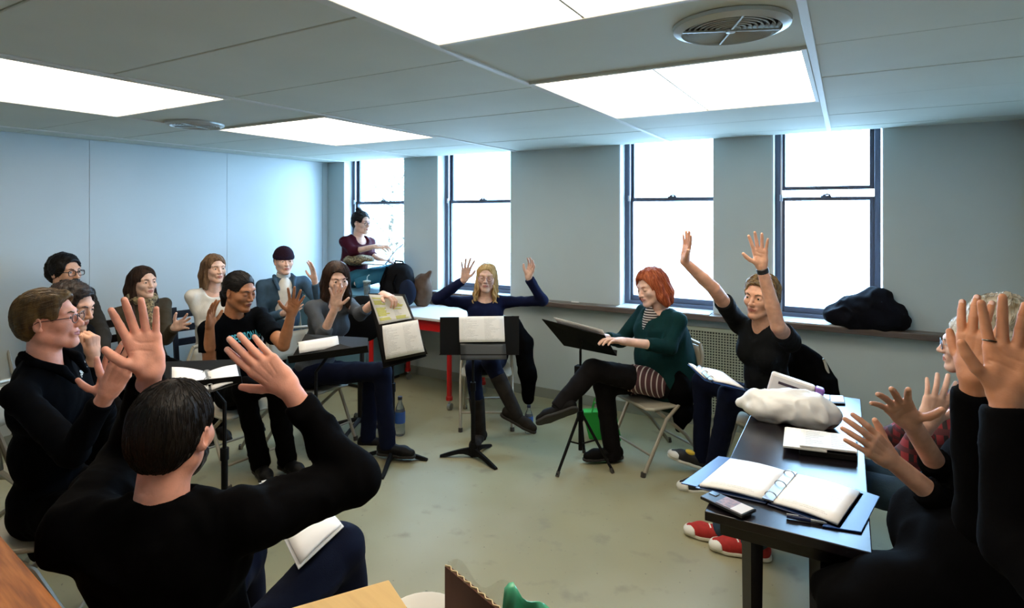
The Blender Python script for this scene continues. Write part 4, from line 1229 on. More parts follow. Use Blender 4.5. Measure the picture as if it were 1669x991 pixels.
# --- man in profile with glasses, left foreground
man_profile = person('brown-haired man with glasses and a black shirt in profile, palms together', dict(
    hd=W(80, 522, 2.3), hs=1.0, az=68, pitch=-5, b=1.0, pel=Wp(80, 2.42, .54), face=66, skin=sk_rosy, hairm=h_brown, hp=dict(lid=.004), h=.0032, iris='3b4a55',
    hair=dict(vol=.010, hairline=.060, facew=.066, nape=-.065, sweep='back', amp=.0016, freq=120, h=.0038, lift=.0012, ns=1100, sr=.0010, extra=[([(.04, .045, .080), (.0, .062, .088), (-.045, .05, .080)], [.018, .020, .016], .02)]),
    glasses=dict(m=mat('dark_red_frame', '3a2226', .35), rx=.024, rz=.017, tube=.0018), topm=c_navyblk, topname='polo_shirt', botm=c_trou, sleeve=.93, neckline='v', ch=.007,
    armR=A((118, 738, 2.02), (176, 640, 1.98), (217, 562, 1.96), (.35, .1, -.9), spread=.05, curl=.10, thumb=.75, hs=1.02, h=.0028, nails=True),
    armL=A((165, 730, 2.42), (170, 646, 2.14), (203, 552, 2.10), (-.1, -.1, 1), spread=.06, curl=.08, thumb=.9, hs=1.02, h=.0028),
    legR=LG((235, 838, 2.05), (215, 1085, 2.05), (1, 0, .2)), legL=LG((265, 800, 2.35), (260, 1010, 2.4), (1, 0, 0))))
# --- man seen from behind, foreground
man_back = person('dark-haired man in a black sweater seen from behind with both hands raised, left foreground', dict(
    hd=W(284, 704, 1.38), hs=1.0, az=146, pitch=4, roll=4, b=1.04, pel=Wp(300, 1.44, .54), face=158, skin=sk_rosy, hairm=h_black, hp={}, beard=True, h=.0032, sw=.186, slr=1.32, fat=1.08, folds=1.9,
    hair=dict(vol=.007, hairline=.062, facew=.066, nape=-.055, sweep='down', amp=.0015, freq=150, h=.0036, ns=1500, slen=.035, sr=.0009, lift=.0010), topm=c_black, topname='sweater', botm=c_jean, botname='jeans', sleeve=.93, neckline='crew', ch=.007,
    armR=A((574, 782, 1.60), (470, 632, 1.56), (374, 548, 1.52), (-.1, .35, -1), spread=.045, curl=.12, thumb=.75, hs=1.06, h=.0026, nails=True),
    armL=A((212, 745, 1.60), (246, 606, 1.47), (214, 482, 1.45), (.05, .15, 1), spread=.15, curl=.10, thumb=.62, hs=1.03, h=.0026),
    legR=LG((556, 892, 1.86), (592, 1120, 1.95), (.4, 0, -1)), legL=LG((395, 905, 1.92), (410, 1080, 2.05), (.2, 0, -1))))

# --- woman with the laptop on the ledge
woman_laptop = person('woman in a burgundy sweater with glasses and a hair bun on the window ledge', dict(
    hd=W(589, 363, 6.25), hs=1.0, az=46, pitch=6, b=.98, pel=Wp(574, 6.28, 1.035), face=42, skin=sk_pale, hairm=h_black, bust=1.05, fat=1.08, hp=dict(smile=.002),
    hair=dict(vol=.011, hairline=.054, facew=.062, amp=.003, sweep='back', nape=-.07, locks=[([(0, -.045, .115), (.0, -.055, .135)], [.034, .030], .015)]),
    glasses=dict(m=mat('plum_frame', '4a2430', .4), rx=.025, rz=.018, tube=.002), topm=c_burg, topname='sweater', botm=c_tealjean, botname='jeans', sleeve=.66, neckline='scoop',
    armR=A((574, 410, 6.08), (611, 402, 5.98), (632, 402, 5.95), (.2, -.8, -.3), curl=.4, hs=.95), armL=A((604, 415, 6.38), (622, 424, 6.22), (636, 426, 6.2), (0, -1, 0)),
    legR=LG((628, 447, 6.02), (582, 462, 5.96), (-1, -.2, .5), True), legL=LG((640, 440, 6.28), (598, 456, 6.2), (-1, -.2, .3), True), noshoe=True))

# --- plaid shirt person, right
person_plaid = person('person with glasses in a red plaid shirt and red sneakers behind the table', dict(
    hd=W(1583, 563, 2.42), hs=1.0, az=-84, pitch=2, b=1.0, pel=np.array([.50, 3.02, .54]), face=np.array([-1, .0, 0]), skin=sk_pale, hairm=h_grey, hp=dict(smile=.006), iris='3b4a55',
    hair=dict(vol=.010, hairline=.066, facew=.064, nape=-.05, sweep='side', amp=.005), glasses=dict(m=mat('thin_steel_frame', '8e969c', .3, .8), rx=.024, rz=.018, tube=.0014),
    topm=mat_stripes('red_plaid', '7c1a1e', '1c1214', 26, 0, .4, c3='4a1216', scale2=22, axis2=2), botm=cloth('grey_jean', '2e4150'), botname='jeans', sleeve=.9, neckline='crew',
    armL=A((1478, 748, 2.12), (1512, 690, 2.06), (1533, 636, 2.06), (-.3, 0, -1), spread=.14, curl=.2, hs=1.0), armR=A((1455, 715, 2.55), (1500, 690, 2.3), (1515, 680, 2.25), (0, -1, 0)),
    legR=(np.array([-.02, 3.12, .53]), WZ(1182, 858, .088), np.array([-1, -.05, 0])), legL=(np.array([.02, 2.96, .53]), WZ(1228, 880, .088), np.array([-1, -.15, 0])),
    shoek='sneaker', shoem=mat('canvas_red', 'a3201c', .8, var=.1, scale=60), solem=mat('rubber_cream', 'd2cdbc', .55)))
# --- person between, hands open over the table
person_open = person('person with short silver-blond hair and black sleeves, open hands over the table', dict(
    hd=W(1626, 548, 1.82), hs=1.0, az=-118, b=1.0, pel=np.array([.52, 2.2, .54]), face=np.array([-1, .05, 0]), skin=sk_olive, hairm=hair_mat('silver_blond', '8d7a5a', 'cfc8b8'), hp={}, hair=dict(vol=.016, hairline=.064, facew=.064, nape=-.06, sweep='side', amp=.007, freq=60),
    topm=c_black, topname='sweater', botm=c_trou, sleeve=.74, neckline='crew',
    armR=A((1552, 800, 1.86), (1484, 688, 1.68), (1437, 626, 1.62), (-.1, .1, 1), spread=.24, curl=.15, thumb=1.0, hs=.98, h=.003),
    armL=A((1560, 840, 1.72), (1450, 748, 1.72), (1398, 703, 1.68), (.2, -.5, -.7), spread=.10, curl=.3, thumb=.5, hs=.98, h=.003),
    legR=(np.array([.03, 2.28, .53]), np.array([-.02, 2.3, .088]), np.array([-1, 0, 0])), legL=(np.array([.03, 2.08, .53]), np.array([.0, 2.05, .088]), np.array([-1, 0, 0]))))
# --- person at the right edge, hands up
person_edge = person('person in black sleeves at the right edge, raised hands hiding a face behind', dict(
    hd=np.array([.44, 1.17, 1.25]), az=np.array([-1, .45, 0]), b=1.0, pel=np.array([.50, 1.12, .54]), face=np.array([-1, .35, 0]), skin=sk_tan, hairm=h_dark, hp={}, hair=dict(vol=.012, nape=-.06),
    topm=c_black, topname='sweater', botm=c_trou, sleeve=.96, neckline='crew',
    armL=A((1660, 890, 1.00), (1640, 648, 1.06), (1650, 496, 1.08), (.15, .1, 1), spread=.17, curl=.08, thumb=.62, hs=.95, h=.0028),
    armR=A((1600, 850, 1.28), (1586, 616, 1.24), (1597, 506, 1.25), (.35, .1, -1), spread=.12, curl=.15, thumb=.45, hs=.92, h=.0028, nails=True),
    legR=(np.array([.06, 1.42, .53]), np.array([.0, 1.46, .088]), np.array([-1, .2, 0])), legL=(np.array([.05, 1.2, .53]), np.array([.0, 1.2, .088]), np.array([-1, .1, 0]))))
rg = MB()
w0 = W(1640, 648, 1.06); dd = nrm(W(1650, 496, 1.08) - w0); nn = V(w0, .15, .1, 1); nn = nrm(nn - dd * np.dot(nn, dd)); xx = -np.cross(dd, nn)
cc = w0 + (xx * .0305 + dd * .103 + nn * .001) * .95
rg.tube([cc + (xx * math.cos(a) + nn * math.sin(a)) * .0098 for a in np.linspace(0, 2 * pi, 17)[:-1]], .0018, 6, closed=True).build('ring', mat('ring_metal', '4a4640', .3, .9), person_edge['root'], True, offset=person_edge['off'])
p = man_profile                                                        # shirt collar
for e in (-1, 1):
    s = S(.01); s.chain([p['nb'] - p['F'] * .06 + p['R'] * e * .03 + p['u'] * .035, p['nb'] + p['R'] * e * .075 + p['F'] * .0 + p['u'] * .022, p['nb'] + p['R'] * e * .060 + p['F'] * .085 - p['u'] * .015, p['nb'] + p['R'] * e * .045 + p['F'] * .125 - p['u'] * .075], [.014, .016, .018, .010])
    P_, Q_ = s.mesh(.006); mesh_obj('collar', P_, Q_, c_navyblk, p['root'], True, offset=p['off'])
# ================================================================== CHAIRS
M_chair = mat('chair_enamel', '9a9484', .4, .2); M_chairseat = mat('chair_seat_enamel', 'a8a290', .38, .1); M_foot = mat('rubber_foot', '3a3834', .8)
M_wooddk = mat('dark_chair_wood', '1d130f', .4, var=.2, scale=6)
def Fz(F): return math.atan2(-F[0], F[1])                    # rz so that local +y faces F
def folding_chair(label, loc, F, m=M_chair, ms=M_chairseat, group='folding chairs'):
    t = thing('folding_chair', label, 'chair', (loc[0], loc[1], 0), Fz(F), group)
    MB().prism([(-.19, -.19), (.19, -.19), (.205, -.1), (.205, .15), (.17, .20), (-.17, .20), (-.205, .15), (-.205, -.1)], .415, .435).build('seat', ms, t, bevel=.008)
    rows = []
    for z in np.linspace(.60, .80, 6):
        w = .20 - .03 * max(0, (z - .72) / .08) ** 2
        rows.append([np.array([x * w, -.235 - (z - .6) * .12 - .02 * (1 - x * x), z]) for x in np.linspace(-1, 1, 9)])
    sheet('backrest', rows, ms, t, .012)
    for e in (-1, 1):
        lg = MB().tube([(e * .205, .245, .0), (e * .212, .06, .35), (e * .212, -.20, .56), (e * .208, -.255, .74), (e * .17, -.268, .815)], .0125, 8).build('leg', m, t, True)
        MB().tube([(e * .205, .245, 0), (e * .205, .241, .03)], .017, 8).build('rubber_foot', M_foot, lg, True)
        lg = MB().tube([(e * .19, -.30, 0), (e * .188, -.12, .22), (e * .186, .12, .41)], .0125, 8).build('leg', m, t, True)
        MB().tube([(e * .19, -.30, 0), (e * .19, -.294, .03)], .017, 8).build('rubber_foot', M_foot, lg, True)
    MB().tube([(-.17, -.268, .815), (0, -.285, .83), (.17, -.268, .815)], .0125, 8).build('top_rail', m, t, True)
    MB().tube([(-.207, .18, .13), (.207, .18, .13)], .008, 8).build('stretcher', m, t, True); MB().tube([(-.189, -.21, .12), (.189, -.21, .12)], .008, 8).build('stretcher', m, t, True)
    return t
def wood_chair(label, loc, F, m):
    t = thing('chair', label, 'chair', (loc[0], loc[1], 0), Fz(F))
    MB().box((-.21, -.2, .42), (.21, .21, .45)).build('seat', m, t, bevel=.01)
    for e in (-1, 1):
        MB().bar((e * .19, -.2, 0), (e * .19, -.2, .45), .038, .038, (0, 1, 0)).bar((e * .19, -.2, .45), (e * .19, -.27, .92), .038, .03, (0, 1, 0)).build('leg', m, t, bevel=.004)
        MB().bar((e * .18, .18, 0), (e * .18, .18, .42), .038, .038, (0, 1, 0)).build('leg', m, t, bevel=.004)
    for z in (.62, .74, .86): MB().box((-.175, -.265 + .02 * (.9 - z), z - .03), (.175, -.245 + .02 * (.9 - z), z + .03)).build('back_slat', m, t, bevel=.004)
    return t
def seat_at(p, back=.02): return p['pel'] - p['F'] * back
def hF(p): return nrm(np.array([p['F'][0], p['F'][1], 0]))
CH = [(woman_blonde, 'beige folding chair under the blonde woman'), (woman_red, 'beige folding chair under the red-haired woman'), (woman_hand, 'beige folding chair under the woman with a hand before her face'),
      (woman_tee, 'beige folding chair under the woman in the lettered T-shirt'), (man_beanie, 'folding chair under the man in the denim jacket'),
      (man_wall, 'folding chair under the bearded man by the left wall'), (man_fist, 'folding chair under the man with his fist at his mouth'), (man_profile, 'grey folding chair under the man in profile at the far left'),
      (man_back, 'folding chair under the man seen from behind'), (person_tee, 'folding chair under the short-haired person in the black T-shirt'), (person_plaid, 'folding chair under the person in the plaid shirt'),
      (person_open, 'folding chair under the person with open hands over the table'), (person_edge, 'folding chair under the person at the right edge')]
for p, lab in CH: folding_chair(lab, seat_at(p, -.07 if p is woman_red else .02), hF(p))
wood_chair('dark wooden chair behind the woman with the scarf', seat_at(woman_scarf, .03), hF(woman_scarf), M_wooddk)
wood_chair('navy chair under the woman in white', seat_at(woman_white, .03), hF(woman_white), mat('navy_chair', '141b2c', .5))

# ================================================================== COATS AND BAGS (soft shapes)
def soft(name, label, cat, s, h, m, amp=.008, fq=14, seed=1, group=None):
    P, Q = s.mesh(h); N = normals(P, Q)
    wv = P + .04 * np.stack([vn(P, 6, 21 + seed), vn(P, 6, 22 + seed), vn(P, 6, 23 + seed)], 1)
    P = P + N * ((1 - 2 * np.abs(vn(wv, fq, seed))) * amp + vn(P, fq * 2.6, seed + 3) * amp * .4)[:, None]
    o = P.mean(0); o[2] = P[:, 2].min()
    ob = mesh_obj(name, P, Q, m, None, True, offset=o); ob.location = o
    return tag(ob, label, cat, group)
c_coat = cloth('coat', '050506', bump=.12, spec=.03)
def back_frame(p):
    F = hF(p); return p['pel'] - F * .25, F, np.cross(F, UP)
# coat over the chair of the person in the T-shirt
B_, F_, R_ = back_frame(person_tee); s = S(.05); Rm_ = np.array([R_, F_, UP])
s.ell(B_ + UP * .06 - F_ * .04, (.255, .075, .27), Rm_).ell(B_ + UP * .18, (.20, .06, .17), Rm_); s.cap(B_ - R_ * .2 + UP * .12, B_ - R_ * .24 - UP * .3, .06, .05)
soft('coat', 'black coat over the chair back of the short-haired person', 'coat', s, .012, c_coat, .010, 9, 2)
# jacket over the blonde woman's chair
B_, F_, R_ = back_frame(woman_blonde); Rm_ = np.array([R_, F_, UP]); s = S(.05)
s.ell(B_ + UP * .06 - F_ * .03, (.22, .06, .24), Rm_)
s.chain([W(836, 528, 4.95), W(852, 560, 4.9), W(860, 610, 4.85), W(862, 648, 4.85)], [.06, .075, .065, .05], .05)
soft('jacket', 'black jacket hanging from the blonde woman\'s chair', 'jacket', s, .012, c_coat, .010, 9, 4)
# coat hanging from the red-haired woman's chair
B_, F_, R_ = back_frame(woman_red); s = S(.05)
s.chain([W(1100, 600, 3.98), W(1108, 635, 3.96), W(1112, 672, 3.96), W(1106, 698, 3.96)], [.07, .085, .06, .02], .05); s.chain([W(1088, 612, 4.0), W(1122, 640, 4.05)], [.06, .05], .04)
soft('coat', 'black coat hanging from the red-haired woman\'s chair', 'coat', s, .011, c_coat, .010, 9, 6)
# coat hanging behind the man in profile
s = S(.05); s.chain([W(62, 735, 2.55), W(66, 800, 2.52), W(70, 860, 2.5), W(72, 888, 2.5)], [.07, .085, .085, .06], .05, flat=(F_, .7))
soft('coat', 'long black coat hanging from the far-left chair', 'coat', s, .011, c_coat, .008, 9, 8)
# heap of dark coat on the ledge
c0 = np.array([.10, YW - .06, ZS]); s = S(.06)
s.ell(c0 + (0, -.01, .10), (.20, .10, .12)).ell(c0 + (.08, 0, .17), (.11, .085, .11)).ell(c0 + (-.12, -.02, .07), (.12, .09, .07)).ell(c0 + (.17, 0, .08), (.10, .085, .10))
s.plane(c0 + (0, 0, .002), (0, 0, -1))
soft('coat', 'dark coat heaped on the window ledge below the right-hand window', 'coat', s, .010, cloth('ledge_coat', '0a0b12'), .014, 11, 5)
s = S(.06); s.ell(W(1520, 868, 1.78), (.11, .13, .14)).ell(W(1475, 965, 1.62), (.13, .12, .09)).ell(W(1585, 940, 1.60), (.15, .15, .16)).ell(W(1400, 985, 1.64), (.12, .12, .07)).ell(W(1600, 800, 1.78), (.12, .14, .18))  # added black mass, shaped to stand in for the deep shadow over the lap
soft('coat', 'added black mass standing in for deep shadow over the lap behind the near end of the dark table', 'coat', s, .014, c_coat, .012, 8, 9)
# office-chair back with red table apron behind: black padded chair
t = thing('office_chair', 'black padded chair between the music stand and the woman with a hand before her face', 'chair', Wp(588, 4.62, 0), 0)
bc = W(590, 520, 4.62) - np.array([*Wp(588, 4.62, 0)]); vr, vu, vt = los(Wp(588, 4.62, 0))
s = S(.03); s.ell(bc, (.19, .05, .19), np.array([vr, vt, vu])); P_, Q_ = s.mesh(.012); mesh_obj('backrest', P_, Q_, cloth('pad', '0d0f12'), t, True)
s = S(.03); s.ell((0, .06, .45), (.22, .21, .05)); P_, Q_ = s.mesh(.012); mesh_obj('seat', P_, Q_, cloth('pad', '0d0f12'), t, True)
MB().tube([(0, 0, .06), (0, 0, .42)], .025, 10).tube([bc * (1, 1, 0) + (0, 0, .45), bc - (0, 0, .12)], .018, 8).build('column', M_black, t, True)
for k in range(5):
    a = k * 2 * pi / 5; MB().tube([(0, 0, .09), (math.cos(a) * .24, math.sin(a) * .24, .045), (math.cos(a) * .26, math.sin(a) * .26, .012)], [.02, .014, .018], 7).build('leg', M_black, t, True)

# ================================================================== FURNITURE ALONG THE WINDOW WALL
t = thing('red_table', 'white-topped table with a red steel frame on castors', 'table', (-3.46, 4.4, 0))
o = np.array([-3.46, 4.4, 0]); M_red = mat('red_steel', 'b31414', .35)
MB().box((-3.99, 4.06, .775), (-2.94, 4.72, .80)).build('table_top', mat('white_laminate', 'd6d6d4', .3), t, offset=o, bevel=.005)
MB().box((-3.96, 4.09, .68), (-2.97, 4.12, .775)).box((-3.96, 4.66, .68), (-2.97, 4.69, .775)).box((-3.96, 4.12, .68), (-3.93, 4.66, .775)).box((-3.0, 4.12, .68), (-2.97, 4.66, .775)).build('apron', M_red, t, offset=o)
for x in (-3.92, -3.0):
    for y in (4.12, 4.66):
        lg = MB().tube([(x, y, .09), (x, y, .12), (x, y, .125), (x, y, .68)], [.03, .03, .023, .023], 14).build('leg', M_red, t, True, offset=o)
        MB().tube([(x, y, .07), (x, y, .10)], .012, 8).tube([(x - .014, y + .01, .03), (x + .014, y + .01, .03)], .03, 14).build('castor', M_steel, lg, True, offset=o)
# low cabinet in the corner, carrying the woman with the laptop
t = thing('corner_cabinet', 'low blue-grey cabinet in the corner under the woman with the laptop', 'cabinet', (-4.66, 4.45, 0)); o = np.array([-4.66, 4.45, 0])
M_cab = mat('cabinet_paint', '5a7f8c', .5)
MB().box((-5.28, 4.16, .04), (-4.03, 4.73, .90)).build('carcass', M_cab, t, offset=o, bevel=.004)
MB().box((-5.30, 4.13, .90), (-4.01, 4.735, .925)).build('cabinet_top', M_cab, t, offset=o, bevel=.004)
for x0 in (-5.26, -4.645):
    dr = MB().box((x0, 4.14, .08), (x0 + .60, 4.16, .88)).build('door', M_cab, t, offset=o, bevel=.003)
    MB().tube([(x0 + .3, 4.125, .80), (x0 + .3, 4.115, .78), (x0 + .3, 4.115, .72), (x0 + .3, 4.125, .70)], .006, 6).build('handle', M_steel, dr, True, offset=o)
MB().box((-5.24, 4.2, 0), (-4.07, 4.7, .04)).build('plinth', M_black, t, offset=o)
# laptop
t = thing('laptop', 'silver laptop open on the lap of the woman on the ledge', 'laptop', W(610, 431, 6.0))
M_al = mat('laptop_aluminium', 'b9bec4', .35, .6); o = W(610, 431, 6.0)
def slab(name, q, th, m, parent, off):
    q = [np.asarray(x, float) for x in q]; n = nrm(np.cross(q[1] - q[0], q[3] - q[0]))
    return MB().hexa([x - n * th / 2 for x in q] + [x + n * th / 2 for x in q]).build(name, m, parent, offset=off, bevel=min(.003, th * .3))
slab('base', [W(589, 430, 5.84), W(626, 432, 5.84), W(633, 427, 6.14), W(598, 425, 6.14)], .014, M_al, t, o)
sc_ = slab('lid', [W(626, 432, 5.84), W(648, 404, 5.80), W(658, 397, 6.12), W(633, 427, 6.14)], .007, M_al, t, o)
slab('screen', [W(627, 431, 5.85), W(647.4, 405, 5.81), W(656.5, 399, 6.10), W(632.6, 427.5, 6.12)], .0085, mat('screen_face', '8c98a4', .2), sc_, o)  # screen is a plain blue-grey face
s = S(.04); s.ell(W(578, 424, 6.12), (.13, .10, .05)).ell(W(595, 424, 6.1), (.09, .09, .045))
soft('patterned_wrap', 'leopard-patterned wrap bunched on the lap of the woman on the ledge', 'scarf', s, .009, M_leo, .008, 16, 3)
# tumbler with straw
p0 = W(598, 485, 5.66); p0[2] = .925
t = thing('tumbler', 'clear tumbler with a straw beside the black backpack', 'cup', p0)
MB().lathe([(.028, .0), (.036, .13), (.034, .13), (.026, .006)], 18, cap=False).build('cup', mat('clear_plastic', 'c5d6d8', .1, trans=.8), t, True)
MB().lathe([(.038, .128), (.038, .140), (.012, .146), (.001, .146)], 18, cap=False).build('lid', mat('lid_plastic', 'a9bcc0', .3), t, True)
MB().tube([(0, 0, .02), (.004, 0, .18), (.03, 0, .20)], .004, 6).build('straw', mat('straw_plastic', 'b8cdd2', .3), t, True)
# backpack and brown bag on the red table
p0 = W(648, 500, 5.72); p0[2] = .80; vr, vu, vt = los(p0); Rm_ = np.array([vr, vt, vu])
t = thing('backpack', 'black backpack on the white table in front of the corner window', 'backpack', p0)
s = S(.04); s.ell((0, 0, .19), (.17, .11, .21), Rm_).ell(vr * .02 + (0, 0, .33), (.13, .09, .10), Rm_); s.plane((0, 0, .004), (0, 0, -1))
P_, Q_ = s.mesh(.010); N_ = normals(P_, Q_); P_ = P_ + N_ * ((1 - 2 * np.abs(vn(P_, 11, 4))) * .008)[:, None]
mesh_obj('bag_body', P_, Q_, cloth('backpack', '0a0b0e'), t, True)
s = S(.03); s.ell(vr * .09 + vt * .09 + (0, 0, .15), (.09, .05, .13), Rm_); P_, Q_ = s.mesh(.010); mesh_obj('front_pocket', P_, Q_, cloth('backpack_pocket', '141a2a'), t, True)
MB().tube([vr * -.03 + (0, 0, .42), vr * -.02 + vt * .05 + (0, 0, .46), vr * .05 + vt * .05 + (0, 0, .45), vr * .06 + (0, 0, .41)], .009, 7).build('handle', c_coat, t, True)
for e in (-.1, .02): MB().tube([vr * e + vt * .05 + (0, 0, .40), vr * (e - .06) + vt * .13 + (0, 0, .25), vr * (e - .02) + vt * .11 + (0, 0, .05)], .012, 7).build('strap', c_coat, t, True)
p0 = W(688, 500, 5.78); p0[2] = .80; p0[1] = min(p0[1], 4.56)
s = S(.03); s.ell(p0 + (0, 0, .15), (.10, .09, .17)).cap(p0 + (.04, 0, .28), p0 + (.085, .02, .34), .045, .02); s.plane(p0 + (0, 0, .003), (0, 0, -1))
soft('brown_bag', 'crumpled brown bag beside the black backpack', 'bag', s, .010, cloth('brown_bag', '4d3c30'), .007, 14, 7)
# piece of chalk on the ledge
p0 = np.array([-2.10, YW - .07, ZS + .008]); ck = MB().tube([(-.035, 0, 0), (.035, .006, 0)], .007, 8).build('marker', M_white, None, True); ck.location = p0
tag(ck, 'small white marker lying on the dark window ledge', 'marker')

# ================================================================== MUSIC STANDS
M_std = mat('stand_black', '0a0b0c', .65, spec=.15)
def stand_heavy(label, base, desk, group='music stands'):
    t = thing('music_stand', label, 'music stand', base, 0, group); o = np.asarray(base, float)
    q = [np.asarray(x, float) for x in desk]; slab('desk', q, .005, M_std, t, o)
    n = nrm(np.cross(q[1] - q[0], q[3] - q[0])); n = n if n @ (CAMP - q[0]) > 0 else -n
    MB().bar(q[3] + n * .022, q[2] + n * .022, .006, .045, n).build('lip', M_std, t, offset=o)
    c = (q[0] + q[1] + q[2] + q[3]) / 4 - n * .02
    MB().tube([o + (0, 0, .03), o + (0, 0, .5)], .016, 10).tube([o + (0, 0, .5), np.array([o[0], o[1], c[2] - .12]), c], .010, 8).tube([o + (0, 0, .47), o + (0, 0, .53)], .021, 10).build('pole', M_std, t, True, offset=o)
    MB().lathe([(.03, .02), (.034, .06), (.02, .10)], 12).build('hub', M_std, t, True)
    return t
def stand_leg(t, base, tip):
    o = np.asarray(base, float); b = np.asarray(tip, float) - o; L = np.linalg.norm(b[:2]); d = np.array([b[0], b[1], 0]) / L; x = np.cross(d, UP)
    top = []; 
    for i, tt in enumerate(np.linspace(0, 1, 8)):
        w = .019 - .006 * tt; zt = .070 - .055 * tt ** 1.4; zb = max(.002, .045 * math.sin(pi * min(1, tt * 1.05)) * (1 - tt) + .002)
        top.append([d * L * tt + x * w + UP * zb, d * L * tt - x * w + UP * zb, d * L * tt - x * w * .6 + UP * zt, d * L * tt + x * w * .6 + UP * zt])
    v = [p for r in top for p in r]; f = []
    for i in range(7):
        for k in range(4): f.append((i * 4 + k, i * 4 + (k + 1) % 4, (i + 1) * 4 + (k + 1) % 4, (i + 1) * 4 + k))
    f += [(3, 2, 1, 0), (28, 29, 30, 31)]
    mesh_obj('leg', v, f, M_std, t)
b1 = WZ(640, 747, 0)
t = stand_heavy('black music stand holding the two-page score, three-legged base on the floor', b1, [W(600, 478, 3.99), W(660, 479, 3.99), W(695, 580, 3.90), W(625, 600, 3.90)])
for q in ((598, 742), (697, 751), (622, 782)): stand_leg(t, b1, WZ(*q, 0))
b2 = WZ(771, 745, 0)
t = stand_heavy('black music stand in front of the blonde woman', b2, [W(717, 517, 4.14), W(846, 515, 4.14), W(846, 578, 4.08), W(717, 578, 4.08)])
for q in ((717, 745), (809, 766), (800, 727)): stand_leg(t, b2, WZ(*q, 0))
D4 = [W(498, 545, 3.62), W(600, 551, 3.62), W(600, 574, 3.36), W(470, 592, 3.30)]; D5 = [W(268, 590, 3.12), W(388, 586, 3.12), W(395, 626, 2.86), W(268, 640, 2.80)]
b4 = Wp(515, 3.42, 0)
t = stand_heavy('black music stand with curled white papers beside the lettered T-shirt', b4, D4)
for k in range(3): stand_leg(t, b4, b4 + np.array([math.cos(k * 2.1 + .5) * .24, math.sin(k * 2.1 + .5) * .24, 0]))
b5 = Wp(366, 2.95, 0)
t = stand_heavy('black music stand with an open white binder behind the raised fist-high hand of the foreground man', b5, D5)
t['label'] = 'black music stand with an open white binder, left of the lettered T-shirt'
for k in range(3): stand_leg(t, b5, b5 + np.array([math.cos(k * 2.1 + .2) * .24, math.sin(k * 2.1 + .2) * .24, 0]))
# light tripod stand
b3 = WZ(946, 757, 0); o = b3
t = thing('music_stand', 'tilted black tripod music stand in front of the red-haired woman', 'music stand', b3, 0, 'music stands')
q = [W(883, 520, 3.72), W(986, 547, 3.70), W(1005, 580, 3.92), W(919, 563, 3.95)]; D3 = q
slab('desk', q, .006, M_std, t, o)
n = nrm(np.cross(q[1] - q[0], q[3] - q[0])); n = n if n[2] > 0 else -n
n = -n if n @ (CAMP - q[0]) > 0 else n
MB().bar(q[3] + n * .02, q[2] + n * .02, .006, .04, n).build('lip', M_std, t, offset=o)
c = sum(q) / 4 - n * .012; N3 = n
MB().tube([b3 + (0, 0, .10), np.array([b3[0], b3[1], .62])], .014, 10).tube([np.array([b3[0], b3[1], .6]), np.array([b3[0], b3[1], c[2] - .1]), c], .009, 8).build('pole', M_std, t, True, offset=o)
MB().box(tuple(np.array([b3[0] - .035, b3[1] - .03, .60])), tuple(np.array([b3[0] + .03, b3[1] + .03, .68]))).build('clamp', M_std, t, offset=o, bevel=.006)
MB().lathe([(.022, .30), (.026, .33), (.022, .37)], 12).build('collar', M_std, t, True)
for q_ in ((908, 777), (999, 771), (952, 738)):
    tip = WZ(*q_, 0); d_ = tip - b3
    lg = MB().tube([b3 + d_ * .02 + (0, 0, .36), tip + (0, 0, .01)], .010, 8).build('leg', M_std, t, True, offset=o)
    MB().tube([b3 + (0, 0, .14), b3 + d_ * .45 + (0, 0, .19)], .006, 6).build('brace', M_std, lg, True, offset=o)
    MB().tube([tip + (0, 0, .0), tip - d_ * .06 + (0, 0, .03)], .013, 8).build('rubber_foot', M_foot, lg, True, offset=o)

# ================================================================== PAPERS ON THE STANDS
def page(name, label, cat, c4, m, border=None, bow=0.0, thick=.0015, rows=8, cols=8, group=None):
    """curved sheet through four corners TL TR BR BL, bowed towards the viewer"""
    c4 = [np.asarray(x, float) for x in c4]; ctr = sum(c4) / 4; n = nrm(np.cross(c4[1] - c4[0], c4[3] - c4[0])); n = n if n @ (CAMP - ctr) > 0 else -n
    o = c4[3].copy()
    R = []
    for i in range(rows):
        a = i / (rows - 1); R.append([(c4[0] * (1 - a) + c4[3] * a) * (1 - b_) + (c4[1] * (1 - a) + c4[2] * a) * b_ + n * bow * math.sin(pi * a) for b_ in np.linspace(0, 1, cols)])
    ob = sheet(name, R, m, None, thick, offset=o); ob.location = o
    return tag(ob, label, cat, group)
M_pg2 = mat_print('print_two_columns', 'f8f9fa', '8a8f96', 24, two=True); M_pg2h = mat_print('print_highlighted', 'f8f9f4', '6d7078', 20, two=True, hi='eaea8c'); M_pg = mat_print('print_lines', 'fafafa', '8a8a90', 26)
M_blank = mat('blank_paper', 'fafafa', .6); M_fold = mat('black_folder', '0c0d10', .5)
page('folder', 'black folder behind the highlighted score on the music stand', 'folder', [W(600, 479, 3.955), W(660, 480, 3.955), W(697, 577, 3.855), W(626, 591, 3.855)], M_fold, thick=.003)
page('score_page', 'highlighted score page bending over the top of the music stand', 'paper', [W(601, 480, 3.93), W(656, 483, 3.93), W(671, 519, 3.89), W(618, 529, 3.89)], M_pg2h, bow=-.012, group='score pages')
page('score_page', 'lower white score page with two columns on the left music stand', 'paper', [W(623, 531, 3.87), W(681, 521, 3.87), W(692, 573, 3.82), W(629, 586, 3.82)], M_pg2, bow=.014, group='score pages')
page('score_page', 'white score page hung over the stand before the blonde woman', 'paper', [W(748, 516, 4.10), W(821, 515, 4.10), W(823, 557, 4.05), W(749, 558, 4.05)], M_pg2, bow=.006, group='score pages')
